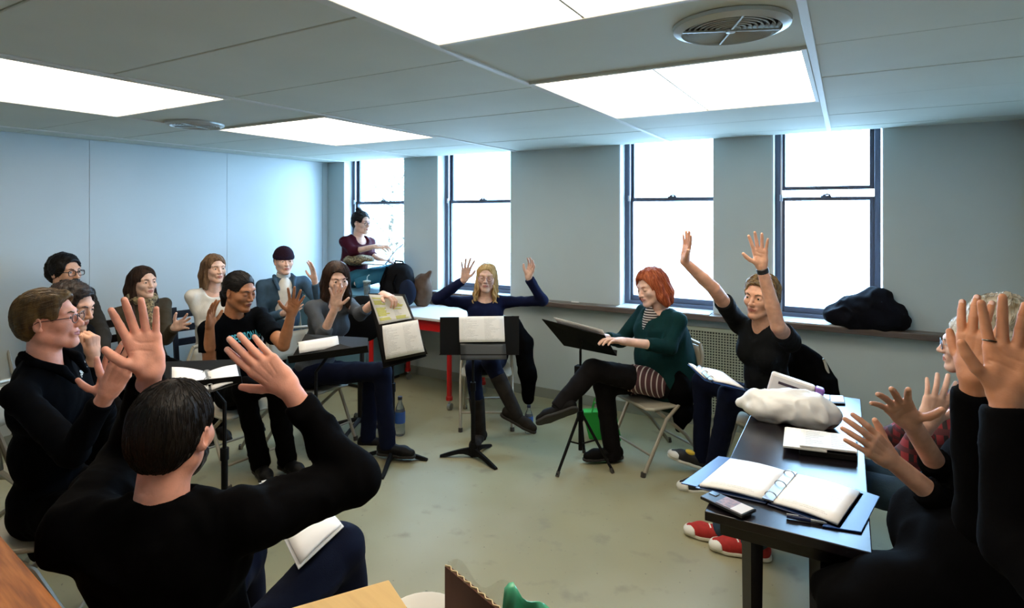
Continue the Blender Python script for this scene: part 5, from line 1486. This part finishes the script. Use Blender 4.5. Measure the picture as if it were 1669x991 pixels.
slab_ = page('plastic_sleeve', 'grey plastic sleeve under the white page before the blonde woman', 'sleeve', [W(750, 560, 4.06), W(824, 560, 4.06), W(826, 586, 4.03), W(751, 587, 4.03)], mat('grey_sleeve', '3c4042', .35), thick=.002)
R = []
for i, a in enumerate(np.linspace(0, 1, 9)):
    l = onp(D4, 484, 562, .006) * (1 - a) + onp(D4, 488, 577, .006) * a; r_ = onp(D4, 548, 552, .006) * (1 - a) + onp(D4, 553, 566, .006) * a
    R.append([l * (1 - b_) + r_ * b_ + UP * (.035 * math.sin(pi * min(1, a * 1.0)) + .004) for b_ in np.linspace(0, 1, 7)])
o = R[-1][0].copy(); ob = sheet('paper_stack', R, M_blank, None, .004, offset=o); ob.location = o; tag(ob, 'curled white paper stack on the flat stand between the two women', 'paper')
page('sheet_music', 'thin sheets on the tilted tripod music stand', 'paper', [D3[0] * .82 + D3[1] * .18 + N3 * .014 + UP * .018, D3[0] * .04 + D3[1] * .96 + N3 * .014 + UP * .018, D3[3] * .06 + D3[2] * .94 + N3 * .014, D3[3] * .82 + D3[2] * .18 + N3 * .014], M_pg)
def ring_binder(label, left, right, hinge, cover, mpage, group='ring binders', lift=.012, ringr=.016):
    """left/right: TL TR BR BL of the pages; hinge: two points"""
    o = np.asarray(hinge[1], float); t = thing('ring_binder', label, 'binder', o, 0, group)
    for pg, nm in ((left, 'left_cover'), (right, 'right_cover')):
        c = [np.asarray(x, float) for x in pg]; cc = sum(c) / 4
        slab(nm, [cc + (x - cc) * 1.09 - UP * lift for x in c], .004, cover, t, o)
    for pg, nm in ((left, 'left_pages'), (right, 'right_pages')):
        c = [np.asarray(x, float) for x in pg]
        R = []
        for a in np.linspace(0, 1, 5): R.append([(c[0] * (1 - a) + c[3] * a) * (1 - b_) + (c[1] * (1 - a) + c[2] * a) * b_ + UP * .006 * math.sin(pi * b_) for b_ in np.linspace(0, 1, 7)])
        sheet(nm, R, mpage, t, lift * .8, offset=o)
    h0, h1 = np.asarray(hinge[0], float), np.asarray(hinge[1], float); hd_ = nrm(h1 - h0); x = np.cross(hd_, UP)
    MB().bar(h0, h1, .035, .006).build('spine', M_steel, t, offset=o)
    for a in (.12, .5, .88):
        c = h0 + (h1 - h0) * a
        MB().tube([c + x * math.cos(k) * ringr * 1.2 + UP * (math.sin(k) * ringr) for k in np.linspace(-.3, pi + .3, 12)], .0022, 6).build('ring', M_steel, t, True, offset=o)
    return t
M_bluecov = mat('blue_vinyl', '1c3f7a', .35); M_wcov = mat('white_vinyl', 'd5d8dc', .3)
z = .756
ring_binder('open ring binder with white pages on the near end of the dark table', [WZ(1190, 747, z), WZ(1284, 768, z), WZ(1245, 812, z), WZ(1140, 789, z)],
            [WZ(1299, 772, z), WZ(1402, 801, z), WZ(1366, 852, z), WZ(1257, 816, z)], [WZ(1291, 769, z), WZ(1251, 815, z)], mat('blue_black_vinyl', '14284c', .3), M_pg)
# wide blue boards under the pages
slab('binder_board', [WZ(1171, 744, .744), WZ(1200, 748, .744), WZ(1150, 797, .744), WZ(1110, 788, .744)], .004, M_bluecov, bpy.data.objects['ring_binder'], np.array(bpy.data.objects['ring_binder'].location))
slab('binder_board', [WZ(1395, 797, .744), WZ(1434, 810, .744), WZ(1404, 868, .744), WZ(1340, 858, .744)], .004, M_bluecov, bpy.data.objects['ring_binder'], np.array(bpy.data.objects['ring_binder'].location))
ring_binder('open white binder on the music stand left of the lettered T-shirt', [onp(D5, 280, 598), onp(D5, 333, 605), onp(D5, 341, 634), onp(D5, 280, 630)], [onp(D5, 338, 606), onp(D5, 385, 594), onp(D5, 391, 620), onp(D5, 345, 635)],
            [onp(D5, 335.5, 605, .006), onp(D5, 343, 635, .006)], M_fold, M_blank, lift=.008)
ring_binder('white ring binder open on the knees of the short-haired person', [W(1122, 592, 3.56), W(1136, 598, 3.52), W(1160, 620, 3.36), W(1148, 616, 3.40)], [W(1139, 598, 3.52), W(1178, 606, 3.42), W(1213, 632, 3.26), W(1164, 620, 3.34)],
            [W(1137, 598, 3.52), W(1161, 620, 3.35)], M_bluecov, M_blank)
ring_binder('white binder on the lap of the man seen from behind', [W(426, 784, 2.20), W(500, 772, 2.22), W(520, 812, 2.0), W(446, 832, 1.96)], [W(450, 838, 1.94), W(526, 818, 1.97), W(556, 852, 1.84), W(488, 915, 1.68)],
            [W(524, 815, 1.98), W(447, 836, 1.95)], M_wcov, M_blank)
# ================================================================== THE DARK TABLE AND WHAT IS ON IT
t = thing('seminar_table', 'narrow dark brown table with a glossy top on the right', 'table', (-.17, 2.78, 0)); o = np.array([-.17, 2.78, 0])
M_tab = mat('espresso_laminate', '0f0b10', .26, var=.15, scale=4, stretch=(8, 1, 8)); TX0, TX1, TY0, TY1 = -.405, .065, 1.985, 3.60
MB().box((TX0, TY0, .708), (TX1, TY1, .74)).build('table_top', M_tab, t, offset=o, bevel=.003)
MB().box((TX0 + .04, TY0 + .05, .65), (TX1 - .04, TY0 + .075, .708)).build('apron', M_tab, t, offset=o); MB().box((TX0 + .04, TY1 - .075, .65), (TX1 - .04, TY1 - .05, .708)).build('apron', M_tab, t, offset=o)
for x in (-.27, -.07):
    for y in (TY0 + .09, TY1 - .09):
        MB().tube([(x, y, .0), (x, y, .71)], [.026, .034], 4).build('leg', M_tab, t, offset=o)
# plastic bag
c0 = WZ(1290, 688, .74); vr, vu, vt = los(c0); Rm_ = np.array([vr, vt, vu]); s = S(.04)
s.ell(c0 + UP * .07 + vr * .02, (.165, .10, .085), Rm_).ell(c0 + vr * -.11 + UP * .055, (.10, .085, .06), Rm_).ell(c0 + vr * .09 + UP * .06, (.11, .09, .07), Rm_)
s.chain([c0 + vr * -.08 + UP * .10, c0 + vr * -.16 + UP * .095, c0 + vr * -.225 + UP * .06], [.035, .026, .016], .03)
s.plane(c0 + UP * .003, (0, 0, -1))
soft('plastic_bag', 'white plastic carrier bag on the far half of the dark table', 'bag', s, .007, mat('bag_film', 'dcdcda', .32, spec=.6, bump=.25, bscale=25), .007, 16, 3)
# packet behind the bag
p0 = WZ(1290, 668, .74); t = thing('packet', 'white packet with a purple end behind the plastic bag', 'packet', p0); vr, vu, vt = los(p0)
tl = -.25
def PK(a, b_, c): return vr * a * math.cos(tl) + UP * (a * math.sin(tl)) + (UP * b_ * math.cos(tl) - vr * b_ * math.sin(tl)) + vt * c
def pbox(a0, a1, b0, b1, c0_, c1): return MB().hexa([PK(a0, b0, c0_), PK(a1, b0, c0_), PK(a1, b0, c1), PK(a0, b0, c1), PK(a0, b1, c0_), PK(a1, b1, c0_), PK(a1, b1, c1), PK(a0, b1, c1)])
pbox(-.13, .075, .03, .15, -.05, .0).build('wrapper', mat('packet_white', 'e6e2e0', .4), t, bevel=.012)
pbox(.075, .115, .03, .15, -.05, .0).build('end_panel', mat('packet_purple', '9a6fc0', .4), t, bevel=.008)
pbox(-.09, .06, .105, .118, .0, .002).build('print_line', mat('packet_ink', '3a2a3c', .6), t)
# small phone and keys at the far end
t = thing('mobile_phone', 'white mobile phone beside the keys at the far end of the table', 'phone', WZ(1364, 652, .74), group=None); o = WZ(1364, 652, .74)
q = [WZ(1352, 645, .745), WZ(1375, 646, .745), WZ(1378, 659, .745), WZ(1353, 658, .745)]
slab('phone_case', q, .009, M_black, t, o); slab('phone_back', [x + UP * .005 for x in [WZ(1353, 645.8, .745), WZ(1374, 646.8, .745), WZ(1376.5, 657.5, .745), WZ(1354, 656.5, .745)]], .004, M_white, t, o)
o = WZ(1341, 652, .74); t = thing('keys', 'bunch of dark keys beside the white phone', 'keys', o)
MB().tube([np.array([math.cos(a) * .014, math.sin(a) * .014, .006]) for a in np.linspace(0, 2 * pi, 13)[:-1]], .0015, 5, closed=True).build('key_ring', M_steel, t, True)
for k, a in enumerate((.4, 1.5, 2.7, 4.2)):
    d_ = np.array([math.cos(a), math.sin(a), 0]); MB().bar(d_ * .016 + (0, 0, .004 + .002 * k), d_ * .055 + (0, 0, .004), .008, .0025).lathe([(.011, .002), (.011, .006)], 10, d_ * .02 + (0, 0, .001 * k)).build('key', mat('key_metal', '2c3448', .35, .7), t)
# booklets on a black case
o = WZ(1340, 740, .74)
t = thing('black_case', 'flat black case under the printed booklets', 'case', o)
slab('shell', [WZ(1300, 712, .752), WZ(1398, 724, .752), WZ(1398, 748, .752), WZ(1303, 736, .752)], .022, M_black, t, o)
def flat_item(name, label, cat, q, th, m, parts=None, group=None):
    o = sum(np.asarray(x) for x in q) / 4; o = np.array([o[0], o[1], min(x[2] for x in q) - th / 2]); t = thing(name, label, cat, o, 0, group)
    slab('cover', q, th, m, t, o); R = [[q[0] * (1 - b_) + q[1] * b_ + UP * (th / 2 + .0006) for b_ in np.linspace(.04, .96, 3)], [q[3] * (1 - b_) + q[2] * b_ + UP * (th / 2 + .0006) for b_ in np.linspace(.04, .96, 3)]]
    sheet('printed_face', R, parts, t, 0, False, offset=o); return t
M_news = mat_print('print_booklet', 'e4e4e0', '5c6068', 9, two=True)
flat_item('booklet', 'white booklet lying under the illustrated newspaper', 'booklet', [WZ(1279, 697, .769), WZ(1350, 706, .769), WZ(1348, 737, .769), WZ(1276, 728, .769)], .008, M_white, M_blank)
flat_item('newspaper', 'folded illustrated newspaper on the black case', 'newspaper', [WZ(1306, 702, .779), WZ(1393, 711, .779), WZ(1398, 738, .779), WZ(1303, 727, .779)], .008, M_white, M_news)
o = WZ(1187, 824, .74); t = thing('mobile_phone', 'mobile phone in a picture case at the near corner of the table', 'phone', o)
q = [WZ(1161, 801, .752), WZ(1233, 832, .752), WZ(1209, 843, .752), WZ(1141, 811, .752)]; q = [np.asarray(x) for x in q]
slab('phone_case', q, .011, mat('phone_bumper', '1a1c20', .4), t, o)
def sub(a0, a1, b0, b1): return [(q[0] * (1 - a) + q[1] * a) * (1 - b_) + (q[3] * (1 - a) + q[2] * a) * b_ + UP * .006 for a, b_ in ((a0, b0), (a1, b0), (a1, b1), (a0, b1))]
slab('case_picture', sub(.36, .70, .08, .92), .0016, mat('case_print', '9a6a5c', .4, col2='5c4844', scale=60), t, o)
slab('case_panel', sub(.70, .97, .08, .92), .0016, mat('case_pale', 'c9bfb4', .4), t, o)
slab('camera_bump', sub(.05, .22, .12, .45), .003, mat('camera_glass', '0a0b10', .15), t, o)
o = WZ(1313, 847, .742); t = thing('pen', 'dark blue pen beside the ring binder', 'pen', o); a, b_ = WZ(1282, 841, .748), WZ(1348, 853, .748)
MB().tube([a, a + (b_ - a) * .6], .0065, 8).build('barrel', mat('pen_blue', '14204a', .3), t, True, offset=o)
MB().tube([a + (b_ - a) * .6, a + (b_ - a) * .93, b_], [.0055, .005, .001], 8).build('grip', M_steel, t, True, offset=o)
MB().tube([a + UP * .007, a + (b_ - a) * .3 + UP * .008], .0018, 5).build('clip', M_steel, t, True, offset=o)

# ================================================================== ON THE FLOOR
def bottle(label, base, h, r, lab):
    t = thing('water_bottle', label, 'bottle', base, group='water bottles')
    MB().lathe([(r * .8, .0), (r, .012), (r * .97, h * .30), (r, h * .55), (r * .9, h * .68), (r * .38, h * .86), (r * .38, h * .93)], 20).build('bottle_body', mat('bottle_plastic', 'cfdbe0', .08, trans=.85), t, True)
    MB().lathe([(r * 1.015, h * .33), (r * 1.03, h * .35), (r * 1.03, h * .60), (r * 1.01, h * .62)], 20, cap=False).build('bottle_label', mat('bottle_label', lab, .4), t, True)
    MB().lathe([(r * .44, h * .92), (r * .44, h), (r * .2, h * 1.002)], 14).build('cap', mat('bottle_cap', '26304a', .4), t, True)
bottle('water bottle with a blue label on the floor beside the left music stand', WZ(652, 709, 0), .30, .040, '2d55a0')
bottle('small water bottle on the floor behind the blonde woman\'s boot', WZ(862, 706, 0), .22, .034, 'a9b4c0')
t = thing('green_bag', 'bright green tote bag under the red-haired woman\'s chair', 'bag', WZ(984, 713, 0), 0); M_gb = mat('green_tote', '1f9a34', .55); vr, vu, vt = los(WZ(984, 713, 0))
def gq(a, c, zz): return vr * a + vt * c + UP * zz
MB().hexa([gq(-.11, -.06, .0), gq(.13, -.06, 0), gq(.13, .06, 0), gq(-.11, .06, 0), gq(-.16, -.05, .20), gq(.09, -.05, .22), gq(.09, .05, .22), gq(-.16, .05, .20)]).build('tote_body', M_gb, t, bevel=.008)
for e in (-.05, .05): MB().tube([gq(-.09, e, .20), gq(-.07, e, .28), gq(0, e, .28), gq(.02, e, .21)], .006, 6).build('handle', M_gb, t, True)

# ================================================================== IN FRONT OF THE CAMERA
t = thing('wooden_cabinet', 'orange-brown wooden cabinet top at the lower left corner', 'cabinet', (-1.153, .4717, 0), -.105)
M_oak = mat('orange_oak', 'a9642a', .55, col2='7a4214', scale=7, stretch=(1, 14, 14), detail=6, spec=.25)
MB().box((-1.3, -.6, 1.02), (.22, 0, 1.05)).build('cabinet_top', M_oak, t, bevel=.006)
MB().box((-1.27, -.58, .06), (.19, -.03, 1.02)).build('carcass', M_oak, t)
for x0 in (-1.26, -.53):
    dr = MB().box((x0, -.03, .08), (x0 + .71, -.012, 1.0)).build('door', M_oak, t, bevel=.003)
    MB().lathe([(.008, 0), (.016, .012), (.012, .024), (.001, .026)], 12).xf(frame((x0 + .36, -.012, .6), (1, 0, 0), (0, 0, -1), (0, 1, 0))).build('knob', M_steel, dr, True)
MB().box((-1.25, -.56, 0), (.17, -.06, .06)).build('plinth', M_black, t)
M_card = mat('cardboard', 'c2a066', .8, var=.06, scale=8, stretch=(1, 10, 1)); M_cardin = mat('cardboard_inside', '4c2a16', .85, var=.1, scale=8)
P_ = np.array([-.512, .696, 0]); e1 = nrm((.147, -.052, 0)); n_ = np.array([-.333, -.943, 0]) * 1.0
t = thing('carton', 'open cardboard carton in front of the camera', 'box', P_ + n_ * .15); o = P_ + n_ * .15
Wd, Dp, Zt = .34, .34, 1.06
def wall_(a, b_, z0, z1, m, nm, th=.006):
    a = np.asarray(a); b_ = np.asarray(b_); x = np.cross(nrm(b_ - a), UP) * th / 2
    return MB().hexa([a - x + UP * z0, b_ - x + UP * z0, b_ + x + UP * z0, a + x + UP * z0, a - x + UP * z1, b_ - x + UP * z1, b_ + x + UP * z1, a + x + UP * z1]).build(nm, m, t, offset=o)
c00, c10, c11, c01 = P_, P_ + e1 * Wd, P_ + e1 * Wd + n_ * Dp, P_ + n_ * Dp
for a, b_ in ((c00, c10), (c10, c11), (c11, c01), (c01, c00)): wall_(a, b_, 0, Zt, M_card, 'side')
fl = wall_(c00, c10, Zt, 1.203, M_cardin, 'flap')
cg = MB()                                                             # corrugated edge
for i in range(42):
    a = c00 + e1 * (Wd * i / 42); b_ = c00 + e1 * (Wd * (i + 1) / 42); s0, s1 = (-1) ** i * .0022, -((-1) ** i) * .0022
    cg.bar(a + n_ * s0 + UP * 1.2035, b_ + n_ * s1 + UP * 1.2035, .0012, .003)
cg.build('corrugation', mat('card_edge', 'd8bf90', .8), fl, offset=o)
q0, q1 = W(633, 947, .80), W(440, 1003, .70)
slab('flap', [q0, q1, q1 + e1 * .12 - UP * .03, q0 + e1 * .12 - UP * .03], .005, M_card, t, o)
hz = (c00 + c01) / 2
slab('flap', [q0, q1, c01 + UP * Zt, c00 + n_ * .05 + UP * Zt], .004, M_card, t, o)
rc = W(690, 1008, .82); bw = thing('paper_bowl', 'white paper bowl rim between the carton flaps', 'bowl', np.array([rc[0], rc[1], rc[2] - .03]))
MB().lathe([(.03, .0), (.055, .028), (.058, .030), (.060, .028), (.056, .024)], 28, cap=False).build('bowl_body', M_white, bw, True)
# crumpled green and clear plastic behind the flap
rows = []
for i in range(10):
    a = i / 9; l = W(822, 962, .88) * (1 - a) + W(812, 1060, .84) * a; r_ = W(935, 1006, .84) * (1 - a) + W(930, 1090, .80) * a
    rows.append([l * (1 - b_) + r_ * b_ + UP * ((.014 * math.exp(-((b_ - .12) / .10) ** 2) + .004 * math.sin(14 * b_)) * (1 - a)) + nrm(CAMP - l) * (.012 * math.sin(7 * b_ + 5 * a) + .006 * math.sin(17 * b_ - 4 * a)) for b_ in np.linspace(0, 1, 16)])
o2 = rows[-1][0].copy(); ob = sheet('green_plastic', rows, mat('green_film', '4fae86', .25, spec=.6), None, .0015, offset=o2); ob.location = o2; tag(ob, 'crumpled green plastic beside the brown carton flap', 'plastic')
rows = []
for i in range(8):
    a = i / 7; l = W(729, 918, .89) * (1 - a) + W(729, 1010, .87) * a; r_ = W(832, 962, .88) * (1 - a) + W(832, 1040, .86) * a
    rows.append([l * (1 - b_) + r_ * b_ + UP * (.008 * math.sin(8 * b_) * (1 - a)) + FW * (.01 * math.sin(9 * b_ + 6 * a)) for b_ in np.linspace(0, 1, 14)])
o2 = rows[-1][0].copy(); ob = sheet('clear_plastic_wrap', rows, mat_glass('clear_film', (.90, .91, .90), rough=.15), None, 0, offset=o2); ob.location = o2; tag(ob, 'clear plastic wrap behind the brown carton flap', 'plastic')

# ================================================================== LETTERING ON CLOTHES
def decal(txt, p, centre_px, width, m, name='lettering', slant=0.0, size=.05):
    cu = bpy.data.curves.new(name, 'FONT'); cu.body = txt; cu.size = size; cu.align_x = 'CENTER'; cu.align_y = 'CENTER'; cu.resolution_u = 2; cu.offset = size * .02
    ob = bpy.data.objects.new('tmp_text', cu); COL.objects.link(ob); dg = bpy.context.evaluated_depsgraph_get(); me = ob.evaluated_get(dg).to_mesh()
    v = np.array([list(q.co) for q in me.vertices]); f = [tuple(q.vertices) for q in me.polygons]
    ob.evaluated_get(dg).to_mesh_clear(); bpy.data.objects.remove(ob); bpy.data.curves.remove(cu)
    v[:, 0] *= width / (v[:, 0].max() - v[:, 0].min())
    tm = p['top'].data; P = np.zeros(len(tm.vertices) * 3); tm.vertices.foreach_get('co', P); P = P.reshape(-1, 3) + p['off']
    bv = BVHTree.FromPolygons([Vector(q) for q in P], [tuple(q.vertices) for q in tm.polygons])
    ray = nrm(W(*centre_px, 1.0) - CAMP); hit = bv.ray_cast(Vector(CAMP), Vector(ray))[0]
    if hit is None: return
    hit = np.array(hit); n = nrm(p['F'] * np.array([1, 1, 0])); x = np.cross(UP, n); out = []
    for a, b_, c in v:
        q = hit + x * (a * math.cos(slant) - b_ * math.sin(slant)) + UP * (a * math.sin(slant) + b_ * math.cos(slant)) + n * .25
        h_ = bv.ray_cast(Vector(q), Vector(-n))[0]; 
        if h_ is None or abs((np.array(h_) - hit) @ n) > .07: h_ = bv.find_nearest(Vector(q - n * .25))[0]
        out.append(np.array(h_) + n * .003)
    mesh_obj(name, out, f, m, p['top'], offset=p['off'])
decal('SPECTIRONAU', woman_tee, (400, 549), .20, mat('cyan_print', '49b7d6', .6), slant=.08, size=.075)
for k, (tx, cx_) in enumerate((('lleed', (133, 594)), ('Bread', (134, 602)), ('o', (131, 612)))):
    decal(tx, man_profile, cx_, (.055, .055, .014)[k], mat('white_print', 'd8dcd8', .6), slant=.45, size=.030)
